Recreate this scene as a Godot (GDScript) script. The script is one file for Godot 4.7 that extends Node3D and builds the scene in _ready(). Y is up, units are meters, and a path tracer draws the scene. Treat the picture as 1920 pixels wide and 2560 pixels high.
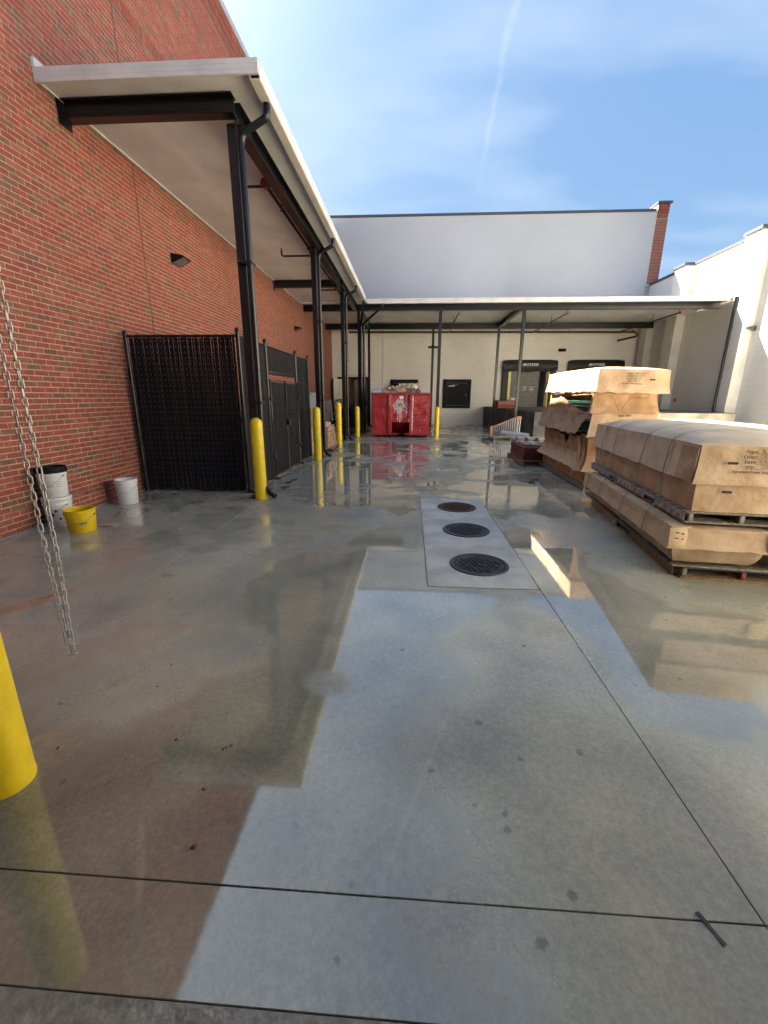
extends Node3D

# Concrete service yard between a brick building and white block walls, seen from a doorway.
# Units are metres. The camera stands at x = 0, z = 0 and looks along -z. Brick wall face x = -4.64, back wall face z = -25.7.

var rng := RandomNumberGenerator.new()
var M := {}
var taken := {}
var eye: Camera3D
const WALL_X := -4.64
const BACK_Z := -25.7
const SUN_TRAVEL := Vector3(0.864, -1.0, 0.8)


class Mesher:
	var v := PackedVector3Array()
	var n := PackedVector3Array()
	var t := PackedVector2Array()
	var c := PackedColorArray()
	var tint := Color(1, 1, 1)

	func tri(a: Vector3, b: Vector3, d: Vector3, na: Vector3, nb: Vector3, nd: Vector3, ta := Vector2.ZERO, tb := Vector2.ZERO, td := Vector2.ZERO) -> void:
		if (b - a).cross(d - a).dot(na + nb + nd) > 0.0:
			v.append(a); v.append(d); v.append(b)
			n.append(na); n.append(nd); n.append(nb)
			t.append(ta); t.append(td); t.append(tb)
		else:
			v.append(a); v.append(b); v.append(d)
			n.append(na); n.append(nb); n.append(nd)
			t.append(ta); t.append(tb); t.append(td)
		c.append(tint); c.append(tint); c.append(tint)

	static func flat(p: Vector3, m: Vector3) -> Vector2:
		var q := m.abs()
		if q.y >= q.x and q.y >= q.z:
			return Vector2(p.x, p.z)
		return Vector2(p.z, -p.y) if q.x >= q.z else Vector2(p.x, -p.y)

	func quad(a: Vector3, b: Vector3, d: Vector3, e: Vector3, m: Vector3) -> void:
		var ua := flat(a, m)
		var ud := flat(d, m)
		tri(a, b, d, m, m, m, ua, flat(b, m), ud)
		tri(a, d, e, m, m, m, ua, ud, flat(e, m))

	func face(a: Vector3, b: Vector3, d: Vector3, e: Vector3, outward: Vector3) -> void:
		var m := (b - a).cross(d - a)
		if m.length_squared() < 1e-14:
			m = (d - a).cross(e - a)
		m = m.normalized()
		quad(a, b, d, e, m if m.dot(outward) >= 0.0 else -m)

	# a box with chamfered edges, centred on the transform's origin
	func box(s: Vector3, at := Transform3D.IDENTITY, ch := 0.004) -> void:
		var h := s * 0.5
		ch = minf(ch, minf(h.x, minf(h.y, h.z)) * 0.6)
		var k := h - Vector3(ch, ch, ch)
		var bs := at.basis
		for ax in 3:
			var b := (ax + 1) % 3
			var d := (ax + 2) % 3
			for sg in [-1.0, 1.0]:
				var p := []
				for q in [[-1, -1], [1, -1], [1, 1], [-1, 1]]:
					var w := Vector3.ZERO
					w[ax] = h[ax] * sg
					w[b] = k[b] * q[0]
					w[d] = k[d] * q[1]
					p.append(at * w)
				var m := Vector3.ZERO
				m[ax] = sg
				quad(p[0], p[1], p[2], p[3], (bs * m).normalized())
			if ch <= 0.0005:
				continue
			for s1 in [-1.0, 1.0]:
				for s2 in [-1.0, 1.0]:
					var p0 := Vector3.ZERO
					var p1 := Vector3.ZERO
					p0[b] = h[b] * s1; p0[d] = k[d] * s2
					p1[b] = k[b] * s1; p1[d] = h[d] * s2
					var lo0 := p0; var hi0 := p0; var lo1 := p1; var hi1 := p1
					lo0[ax] = -k[ax]; lo1[ax] = -k[ax]; hi0[ax] = k[ax]; hi1[ax] = k[ax]
					var m2 := Vector3.ZERO
					m2[b] = s1; m2[d] = s2
					quad(at * lo0, at * hi0, at * hi1, at * lo1, (bs * m2).normalized())
		if ch > 0.0005:
			for sx in [-1.0, 1.0]:
				for sy in [-1.0, 1.0]:
					for sz in [-1.0, 1.0]:
						var sv := Vector3(sx, sy, sz)
						var m3 := (bs * sv).normalized()
						tri(at * (Vector3(h.x, k.y, k.z) * sv), at * (Vector3(k.x, h.y, k.z) * sv), at * (Vector3(k.x, k.y, h.z) * sv), m3, m3, m3)

	# a box given by two opposite corners
	func span(a: Vector3, b: Vector3, ch := 0.004) -> void:
		box((b - a).abs(), Transform3D(Basis.IDENTITY, (a + b) * 0.5), ch)

	# a bar of rectangular section from a to b
	func bar(a: Vector3, b: Vector3, wide: float, deep: float, ch := 0.003, up := Vector3.UP) -> void:
		var z := (b - a).normalized()
		if absf(z.dot(up)) > 0.98:
			up = Vector3.RIGHT
		var x := up.cross(z).normalized()
		box(Vector3(wide, deep, a.distance_to(b)), Transform3D(Basis(x, z.cross(x), z), (a + b) * 0.5), ch)

	func tube(p: Array, r: float, sides := 8, caps := true, closed := false, r_end := -1.0) -> void:
		var count := p.size()
		var rings := []
		var norms := []
		var side := Vector3.ZERO
		for i in count:
			var here: Vector3 = p[i]
			var a: Vector3 = p[(i - 1 + count) % count] if (closed or i > 0) else p[i]
			var b: Vector3 = p[(i + 1) % count] if (closed or i < count - 1) else p[i]
			var dir := (b - a).normalized()
			if i == 0:
				side = dir.cross(Vector3.UP if absf(dir.y) < 0.9 else Vector3.RIGHT).normalized()
			side = (side - dir * side.dot(dir)).normalized()
			var up := dir.cross(side)
			var rr := r if r_end < 0.0 else lerpf(r, r_end, float(i) / maxf(1.0, count - 1))
			var ring := PackedVector3Array()
			var nn := PackedVector3Array()
			for k in sides:
				var g := TAU * k / sides
				var m := side * cos(g) + up * sin(g)
				ring.append(here + m * rr)
				nn.append(m)
			rings.append(ring)
			norms.append(nn)
		for i in (count if closed else count - 1):
			var j := (i + 1) % count
			for k in sides:
				var l := (k + 1) % sides
				tri(rings[i][k], rings[j][k], rings[j][l], norms[i][k], norms[j][k], norms[j][l])
				tri(rings[i][k], rings[j][l], rings[i][l], norms[i][k], norms[j][l], norms[i][l])
		if caps and not closed:
			for e in [0, count - 1]:
				var m: Vector3 = (p[0] - p[1]).normalized() if e == 0 else (p[count - 1] - p[count - 2]).normalized()
				for k in sides:
					tri(p[e], rings[e][k], rings[e][(k + 1) % sides], m, m, m)

	# profile of (radius, height) turned round the transform's y axis
	func lathe(prof: Array, sides: int, at := Transform3D.IDENTITY) -> void:
		var segs := prof.size() - 1
		var sn := []
		for i in segs:
			var d: Vector2 = prof[i + 1] - prof[i]
			sn.append(Vector2(d.y, -d.x).normalized())
		for i in segs:
			var n0: Vector2 = sn[i]
			var n1: Vector2 = sn[i]
			if i > 0 and sn[i].dot(sn[i - 1]) > 0.7:
				n0 = (sn[i] + sn[i - 1]).normalized()
			if i < segs - 1 and sn[i].dot(sn[i + 1]) > 0.7:
				n1 = (sn[i] + sn[i + 1]).normalized()
			for k in sides:
				var g0 := TAU * k / sides
				var g1 := TAU * (k + 1) / sides
				var c0 := Vector3(cos(g0), 0, sin(g0))
				var c1 := Vector3(cos(g1), 0, sin(g1))
				var y0 := Vector3(0, prof[i].y, 0)
				var y1 := Vector3(0, prof[i + 1].y, 0)
				var a: Vector3 = at * (c0 * prof[i].x + y0)
				var b: Vector3 = at * (c1 * prof[i].x + y0)
				var d2: Vector3 = at * (c1 * prof[i + 1].x + y1)
				var e: Vector3 = at * (c0 * prof[i + 1].x + y1)
				var bs := at.basis
				var na := (bs * (c0 * n0.x + Vector3(0, n0.y, 0))).normalized()
				var nb := (bs * (c1 * n0.x + Vector3(0, n0.y, 0))).normalized()
				var nd := (bs * (c1 * n1.x + Vector3(0, n1.y, 0))).normalized()
				var ne := (bs * (c0 * n1.x + Vector3(0, n1.y, 0))).normalized()
				var u0 := float(k) / sides
				var u1 := float(k + 1) / sides
				if prof[i].x > 1e-6:
					tri(a, b, d2, na, nb, nd, Vector2(u0, -prof[i].y), Vector2(u1, -prof[i].y), Vector2(u1, -prof[i + 1].y))
				if prof[i + 1].x > 1e-6:
					tri(a, d2, e, na, nd, ne, Vector2(u0, -prof[i].y), Vector2(u1, -prof[i + 1].y), Vector2(u0, -prof[i + 1].y))

	# a bent sheet with thickness: shape(u, v) gives points, hole(u, v) leaves cells out
	func sheet(shape: Callable, nu: int, nv: int, thick: float, outward: Vector3, hole = null) -> void:
		var g := []
		var mm := []
		for j in nv + 1:
			for i in nu + 1:
				g.append(shape.call(float(i) / nu, float(j) / nv))
		var w := nu + 1
		for j in nv + 1:
			for i in nu + 1:
				var du: Vector3 = g[j * w + mini(i + 1, nu)] - g[j * w + maxi(i - 1, 0)]
				var dv: Vector3 = g[mini(j + 1, nv) * w + i] - g[maxi(j - 1, 0) * w + i]
				var m := du.cross(dv).normalized()
				mm.append(m if m.dot(outward) >= 0.0 else -m)
		var has := func(i: int, j: int) -> bool:
			if i < 0 or j < 0 or i >= nu or j >= nv:
				return false
			return not (hole != null and hole.call((i + 0.5) / nu, (j + 0.5) / nv))
		for j in nv:
			for i in nu:
				if not has.call(i, j):
					continue
				var q := [j * w + i, j * w + i + 1, (j + 1) * w + i + 1, (j + 1) * w + i]
				var uv := [Vector2(float(i) / nu, float(j) / nv), Vector2(float(i + 1) / nu, float(j) / nv), Vector2(float(i + 1) / nu, float(j + 1) / nv), Vector2(float(i) / nu, float(j + 1) / nv)]
				for f in [[0, 1, 2], [0, 2, 3]]:
					tri(g[q[f[0]]], g[q[f[1]]], g[q[f[2]]], mm[q[f[0]]], mm[q[f[1]]], mm[q[f[2]]], uv[f[0]], uv[f[1]], uv[f[2]])
					var b := []
					for k in 3:
						b.append(g[q[f[k]]] - mm[q[f[k]]] * thick)
					tri(b[0], b[1], b[2], -mm[q[f[0]]], -mm[q[f[1]]], -mm[q[f[2]]], uv[f[0]], uv[f[1]], uv[f[2]])
				var mid: Vector3 = (g[q[0]] + g[q[1]] + g[q[2]] + g[q[3]]) * 0.25
				for s in [[0, 1, 0, -1], [1, 2, 1, 0], [2, 3, 0, 1], [3, 0, -1, 0]]:
					if not has.call(i + s[2], j + s[3]):
						var a: Vector3 = g[q[s[0]]]
						var d: Vector3 = g[q[s[1]]]
						face(a, d, d - mm[q[s[1]]] * thick, a - mm[q[s[0]]] * thick, (a + d) * 0.5 - mid)

	func mesh() -> ArrayMesh:
		var a := []
		a.resize(Mesh.ARRAY_MAX)
		a[Mesh.ARRAY_VERTEX] = v
		a[Mesh.ARRAY_NORMAL] = n
		a[Mesh.ARRAY_TEX_UV] = t
		a[Mesh.ARRAY_COLOR] = c
		var m := ArrayMesh.new()
		m.add_surface_from_arrays(Mesh.PRIMITIVE_TRIANGLES, a)
		return m


# ---- naming and adding ----------------------------------------------------------------------------------------------

func numbered(parent: Node, called: String) -> String:
	var key := "%d/%s" % [parent.get_instance_id(), called]
	var k: int = taken.get(key, 0)
	taken[key] = k + 1
	return called if k == 0 else "%s_%03d" % [called, k]


func tag(o: Node, label := "", category := "", group := "", kind := "") -> Node:
	if label: o.set_meta("label", label)
	if category: o.set_meta("category", category)
	if group: o.set_meta("group", group)
	if kind: o.set_meta("kind", kind)
	return o


func part(called: String, mb, mat: Material, parent: Node = self, at := Transform3D.IDENTITY) -> MeshInstance3D:
	var o := MeshInstance3D.new()
	o.mesh = mb.mesh() if mb is Mesher else mb
	o.material_override = mat
	o.name = numbered(parent, called)
	parent.add_child(o, true)
	o.transform = at
	return o


func thing(called: String, label: String, category: String, at := Vector3.ZERO, turn := 0.0, group := "") -> Node3D:
	var o := Node3D.new()
	o.name = numbered(self, called)
	add_child(o, true)
	o.position = at
	o.rotation.y = turn
	tag(o, label, category, group)
	return o


func copy(o: Node3D, called: String, at: Vector3, turn := 0.0, label := "") -> Node3D:
	var r: Node3D = o.duplicate()
	r.name = numbered(self, called)
	add_child(r, true)
	r.position = at
	r.rotation.y = turn
	if label: r.set_meta("label", label)
	return r


func at(x: float, y: float, z: float) -> Transform3D:
	return Transform3D(Basis.IDENTITY, Vector3(x, y, z))


func turned(p: Vector3, rx: float, ry: float, rz: float) -> Transform3D:
	return Transform3D(Basis.from_euler(Vector3(rx, ry, rz)), p)


# ---- materials ------------------------------------------------------------------------------------------------------

func lin(r: float, g: float, b: float) -> Color:
	return Color(r, g, b).linear_to_srgb()


func noise_image(w: int, freq: float, octaves: int, seed_at: int, kind := FastNoiseLite.TYPE_SIMPLEX_SMOOTH) -> Image:
	var f := FastNoiseLite.new()
	f.noise_type = kind
	f.seed = seed_at
	f.frequency = freq
	f.fractal_type = FastNoiseLite.FRACTAL_FBM
	f.fractal_octaves = octaves
	var im := f.get_seamless_image(w, w)
	im.convert(Image.FORMAT_L8)
	return im


# a tileable colour texture around white: coarse and fine noise between two tints
func mottle(seed_at: int, lo: float, hi: float, freq := 0.012, octaves := 5, warm := 0.0) -> ImageTexture:
	var a := noise_image(256, freq, octaves, seed_at).get_data()
	var b := noise_image(256, 0.2, 2, seed_at + 7).get_data()
	var out := PackedByteArray()
	out.resize(256 * 256 * 3)
	for i in 256 * 256:
		var k := clampf(lerpf(lo, hi, a[i] / 255.0 * 0.75 + b[i] / 255.0 * 0.25), 0.0, 1.0)
		out[i * 3] = int(255.0 * clampf(k * (1.0 + warm * (1.0 - k)), 0.0, 1.0))
		out[i * 3 + 1] = int(255.0 * k)
		out[i * 3 + 2] = int(255.0 * clampf(k * (1.0 - warm * (1.0 - k)), 0.0, 1.0))
	var im := Image.create_from_data(256, 256, false, Image.FORMAT_RGB8, out)
	return ImageTexture.create_from_image(im)


func grain(seed_at: int, freq: float, octaves := 3) -> ImageTexture:
	return ImageTexture.create_from_image(noise_image(256, freq, octaves, seed_at))


func mat(color: Color, rough: float, metal := 0.0, tex: Texture2D = null, tile := 1.0, bump: Texture2D = null, bump_cm := 0.1, in_world := false) -> StandardMaterial3D:
	var m := StandardMaterial3D.new()
	m.albedo_color = color
	m.roughness = rough
	m.metallic = metal
	m.cull_mode = BaseMaterial3D.CULL_DISABLED
	if tex or bump:
		m.uv1_triplanar = true
		m.uv1_world_triplanar = in_world
		m.uv1_scale = Vector3.ONE * tile
	if tex:
		m.albedo_texture = tex
	if bump:
		m.heightmap_enabled = true
		m.heightmap_texture = bump
		m.heightmap_scale = bump_cm
	return m


func make_materials() -> void:
	var mt := mottle(11, 0.72, 1.0)
	var strong := mottle(21, 0.35, 1.0, 0.02, 5, 0.25)
	var soft := mottle(31, 0.86, 1.0, 0.008)
	var fine := grain(5, 0.12, 4)
	var coarse := grain(6, 0.02, 5)
	M.brick = mat(Color.WHITE, 0.82, 0.0, mt, 2.2, fine, 0.35, true)
	M.brick.vertex_color_use_as_albedo = true
	M.mortar = mat(lin(0.66, 0.45, 0.355), 0.92, 0.0, mt, 1.5, fine, 0.4, true)
	M.block = mat(Color.WHITE, 0.75, 0.0, mottle(42, 0.93, 1.0, 0.006), 0.17, fine, 0.3, true)
	M.block.vertex_color_use_as_albedo = true
	M.block_joint = mat(lin(0.72, 0.69, 0.635), 0.85, 0.0, soft, 0.6)
	M.stucco = mat(lin(0.495, 0.505, 0.535), 0.8, 0.0, mottle(41, 0.9, 1.0, 0.004), 0.11, fine, 0.3, true)
	M.white_paint = mat(lin(0.80, 0.775, 0.72), 0.7, 0.0, soft, 0.35, fine, 0.2, true)
	M.coping = mat(lin(0.08, 0.085, 0.095), 0.4, 0.3)
	M.pale_coping = mat(lin(0.45, 0.46, 0.46), 0.4, 0.3)
	M.fascia = mat(lin(0.74, 0.72, 0.71), 0.42, 0.0, soft, 0.7)
	M.soffit = mat(lin(0.84, 0.82, 0.785), 0.6, 0.0, soft, 0.4, grain(8, 0.3, 2), 0.05)
	M.gutter = mat(lin(0.72, 0.68, 0.60), 0.45, 0.0, soft, 0.8)
	M.black_steel = mat(lin(0.006, 0.006, 0.0075), 0.3, 0.0, mt, 1.3, fine, 0.03)
	M.black_matte = mat(lin(0.011, 0.011, 0.012), 0.6, 0.0, mt, 2.0)
	M.black_matte.metallic_specular = 0.3
	M.slat = mat(lin(0.012, 0.012, 0.013), 0.5, 0.0, mt, 3.0)
	M.slat.metallic_specular = 0.3
	M.black_wire = mat(lin(0.04, 0.04, 0.043), 0.3)
	M.red_pipe = mat(lin(0.33, 0.05, 0.035), 0.45, 0.0, mt, 5.0)
	M.dark_pipe = mat(lin(0.045, 0.016, 0.013), 0.5, 0.0, mt, 3.0)
	M.yellow = mat(lin(0.93, 0.68, 0.015), 0.36, 0.0, mottle(51, 0.82, 1.0, 0.025), 0.9, fine, 0.04)
	M.yellow_bucket = mat(lin(0.86, 0.60, 0.008), 0.33, 0.0, mottle(52, 0.85, 1.0, 0.03), 3.0)
	M.white_bucket = mat(lin(0.84, 0.85, 0.87), 0.36, 0.0, mottle(53, 0.86, 1.0, 0.03), 3.0)
	M.iron = mat(lin(0.05, 0.053, 0.062), 0.4, 0.45, mt, 3.0, fine, 0.3)
	M.zinc = mat(lin(0.88, 0.87, 0.85), 0.36, 0.3, mt, 9.0)
	M.alu = mat(lin(0.44, 0.45, 0.48), 0.38, 0.7, mt, 3.0)
	M.wood = mat(lin(0.36, 0.245, 0.14), 0.8, 0.0, mottle(61, 0.5, 1.0, 0.03, 5, 0.2), 2.5, fine, 0.4)
	M.pale_wood = mat(lin(0.60, 0.56, 0.51), 0.85, 0.0, mottle(63, 0.35, 1.0, 0.03, 5, 0.1), 1.6, fine, 0.4)
	M.grey_wood = mat(lin(0.42, 0.385, 0.34), 0.85, 0.0, mottle(62, 0.45, 1.0, 0.03, 5, 0.1), 2.5, fine, 0.4)
	M.red_wood = mat(lin(0.35, 0.075, 0.05), 0.7, 0.0, strong, 3.0, fine, 0.3)
	M.blue_wood = mat(lin(0.07, 0.11, 0.20), 0.7, 0.0, strong, 3.0, fine, 0.3)
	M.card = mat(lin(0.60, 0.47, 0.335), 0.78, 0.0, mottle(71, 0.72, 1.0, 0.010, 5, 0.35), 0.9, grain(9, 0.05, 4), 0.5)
	M.card_grey = mat(lin(0.58, 0.45, 0.325), 0.8, 0.0, mottle(72, 0.62, 1.0, 0.012, 5, 0.25), 0.8, grain(10, 0.05, 4), 0.5)
	M.card_orange = mat(lin(0.55, 0.395, 0.24), 0.78, 0.0, mottle(73, 0.55, 1.0, 0.012, 5, 0.4), 1.0, grain(9, 0.05, 4), 0.5)
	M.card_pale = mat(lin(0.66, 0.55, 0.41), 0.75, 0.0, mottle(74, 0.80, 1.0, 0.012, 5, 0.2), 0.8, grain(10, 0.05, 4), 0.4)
	M.ink = mat(lin(0.03, 0.028, 0.03), 0.9)
	M.strap = mat(lin(0.035, 0.20, 0.095), 0.35)
	M.green = mat(lin(0.008, 0.085, 0.055), 0.45, 0.0, mt, 3.0)
	M.red_brick = mat(lin(0.21, 0.04, 0.035), 0.8, 0.0, mt, 5.0, fine, 0.4)
	M.paver = mat(lin(0.36, 0.34, 0.33), 0.85, 0.0, mt, 5.0, fine, 0.4)
	M.tan_block = mat(lin(0.72, 0.54, 0.39), 0.8, 0.0, strong, 4.0, fine, 0.5)
	M.pink_block = mat(lin(0.62, 0.38, 0.36), 0.8, 0.0, mt, 4.0, fine, 0.4)
	M.dumpster = mat(lin(0.34, 0.022, 0.026), 0.45, 0.0, mottle(81, 0.7, 1.0, 0.015, 5, 0.3), 0.6, coarse, 0.6)
	M.dock = mat(lin(0.17, 0.165, 0.15), 0.65, 0.0, mottle(91, 0.35, 1.0, 0.01, 6), 0.35, coarse, 1.2, true)
	M.dock_painted_sun = mat(lin(0.74, 0.67, 0.52), 0.8, 0.0, mottle(92, 0.6, 1.0, 0.01, 6), 0.4, coarse, 1.0, true)  # sunlit look put into the colour of the dock end
	M.rubber = mat(lin(0.022, 0.021, 0.020), 0.55, 0.0, mt, 1.5, coarse, 1.5)
	M.shutter = mat(lin(0.24, 0.23, 0.215), 0.5, 0.2, mt, 0.8)
	M.glass = mat(lin(0.5, 0.48, 0.40), 0.08)
	M.beige_door = mat(lin(0.80, 0.77, 0.67), 0.5, 0.0, soft, 1.0)
	M.brown_wall = mat(lin(0.33, 0.22, 0.09), 0.7, 0.0, mt, 0.8)
	M.grey_plastic = mat(lin(0.40, 0.41, 0.43), 0.5, 0.0, soft, 1.5)
	M.brown_board = mat(lin(0.16, 0.12, 0.09), 0.6, 0.0, mt, 1.5)
	M.sign = mat(lin(0.72, 0.72, 0.70), 0.5)
	M.caulk = mat(lin(0.34, 0.33, 0.31), 0.7, 0.0, mt, 3.0)
	M.metal_edge = mat(lin(0.36, 0.30, 0.28), 0.45, 0.5, mt, 4.0)
	M.rust = mat(lin(0.105, 0.052, 0.036), 0.7, 0.1, strong, 5.0)
	M.tape = mat(lin(0.012, 0.013, 0.018), 0.5)
	M.lens = mat(lin(0.16, 0.155, 0.15), 0.12)
	M.white_metal = mat(lin(0.62, 0.60, 0.55), 0.45)
	M.red_box = mat(lin(0.42, 0.03, 0.025), 0.4)
	M.orange = mat(lin(0.42, 0.22, 0.05), 0.5)
	M.mauve = mat(lin(0.26, 0.12, 0.12), 0.5)
	M.foam = mat(lin(0.60, 0.62, 0.66), 0.7, 0.0, soft, 2.0)


func _ready() -> void:
	rng.seed = 20240611
	# camera
	eye = Camera3D.new()
	eye.name = "camera"
	eye.fov = 101.46
	eye.near = 0.05
	eye.far = 4000.0
	eye.rotation_order = EULER_ORDER_YXZ
	eye.position = Vector3(0, 1.6, 0)
	eye.rotation_degrees = Vector3(-15.44, 3.49, 0.27)
	add_child(eye)
	# sky and exposure
	var env := Environment.new()
	env.background_mode = Environment.BG_SKY
	var sky := Sky.new()
	var pan := PanoramaSkyMaterial.new()
	pan.panorama = make_sky()
	pan.energy_multiplier = 0.152
	sky.sky_material = pan
	env.sky = sky
	env.tonemap_mode = Environment.TONE_MAPPER_LINEAR
	env.tonemap_exposure = 9.8
	env.sdfgi_enabled = true
	env.ssao_enabled = true
	env.ssil_enabled = true
	var we := WorldEnvironment.new()
	we.name = "world_environment"
	we.environment = env
	add_child(we)
	# the morning sun stands over the brick building, ahead of the camera
	var sun := DirectionalLight3D.new()
	sun.name = "sun"
	sun.light_energy = 1.6
	sun.light_color = Color(1.0, 0.955, 0.87)
	sun.light_angular_distance = 0.5
	sun.shadow_enabled = true
	sun.look_at_from_position(Vector3.ZERO, SUN_TRAVEL)
	add_child(sun)
	make_materials()
	build_ground()
	build_brick_building()
	build_back_wall()
	build_right_wall()
	build_doorway()
	build_canopies()
	build_pipes()
	build_enclosure()
	build_bollards()
	build_dumpster()
	build_dock()
	build_left_stuff()
	build_near_stack()
	build_far_stack()
	build_yard_stacks()
	build_chain()
	build_buckets()
	build_small_things()


# ---- sky: clear air, brighter towards the sun, thin cirrus and one vapour trail -------------------------------------

func make_sky() -> ImageTexture:
	var w := 2048
	var h := 1024
	var f := FastNoiseLite.new()
	f.seed = 4
	f.frequency = 0.9
	f.fractal_octaves = 5
	var g := FastNoiseLite.new()
	g.seed = 9
	g.frequency = 9.0
	g.fractal_octaves = 3
	var to_sun := (-SUN_TRAVEL).normalized()
	var data := PackedFloat32Array()
	data.resize(w * h * 3)
	# the trail runs through these two directions
	var ta := Vector3(0.1428, 0.5564, -0.8186).normalized()
	var tb := Vector3(0.1135, 0.3782, -0.9187).normalized()
	var tn := ta.cross(tb).normalized()
	var k := 0
	for y in h:
		var el := PI * 0.5 - PI * (y + 0.5) / h
		var ce := cos(el)
		var se := sin(el)
		var up := maxf(se, 0.0)
		var fade := pow(1.0 - up, 3.0)
		for x in w:
			if se < -0.02:
				data[k] = 0.16; data[k + 1] = 0.15; data[k + 2] = 0.14
				k += 3
				continue
			var az := TAU * (x + 0.5) / w
			var d := Vector3(sin(az) * ce, se, -cos(az) * ce)
			var glow := 2.45 * exp(-acos(clampf(d.dot(to_sun), -1.0, 1.0)) / 0.235)
			var r := lerpf(0.135, 0.33, fade) + glow
			var gr := lerpf(0.28, 0.495, fade) + glow * 1.0
			var b := lerpf(0.54, 0.66, fade) + glow * 0.9
			# thin cirrus
			var p := d / (up + 0.25)
			var ci := f.get_noise_3d(p.x * 1.1 + 3.0, p.z * 2.6, 0.0)
			var veil := clampf(ci * 1.6 + 0.12, 0.0, 1.0) * 0.22
			# vapour trail
			var off := d.dot(tn)
			var along := d.dot(tb)
			if absf(off) < 0.03 and d.dot(ta) > 0.8:
				var s := d.angle_to(tb)
				var dirsign := d.dot((ta - tb).normalized()) - tb.dot((ta - tb).normalized())
				if dirsign > -0.01:
					var wob := g.get_noise_2d(s * 2.2, 0.0) * 0.004 + g.get_noise_2d(s * 0.6, 5.0) * 0.006
					var wide := 0.0026 + 0.028 * s * s + 0.008 * s
					var dens := exp(-pow((off + wob) / wide, 2.0)) * clampf(s * 14.0 + 0.15, 0.0, 1.0) * (0.55 + 0.5 * g.get_noise_2d(s * 9.0, off * 80.0 + 4.0))
					veil += clampf(dens, 0.0, 1.0) * 0.20 * clampf(1.15 - s * 1.3, 0.0, 1.0)
			veil = clampf(veil, 0.0, 0.9)
			data[k] = lerpf(r, maxf(r, 0.86), veil)
			data[k + 1] = lerpf(gr, maxf(gr, 0.90), veil)
			data[k + 2] = lerpf(b, maxf(b, 0.98), veil)
			k += 3
	var im := Image.create_from_data(w, h, false, Image.FORMAT_RGBF, data.to_byte_array())
	return ImageTexture.create_from_image(im)


# ---- the concrete yard ----------------------------------------------------------------------------------------------

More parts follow.
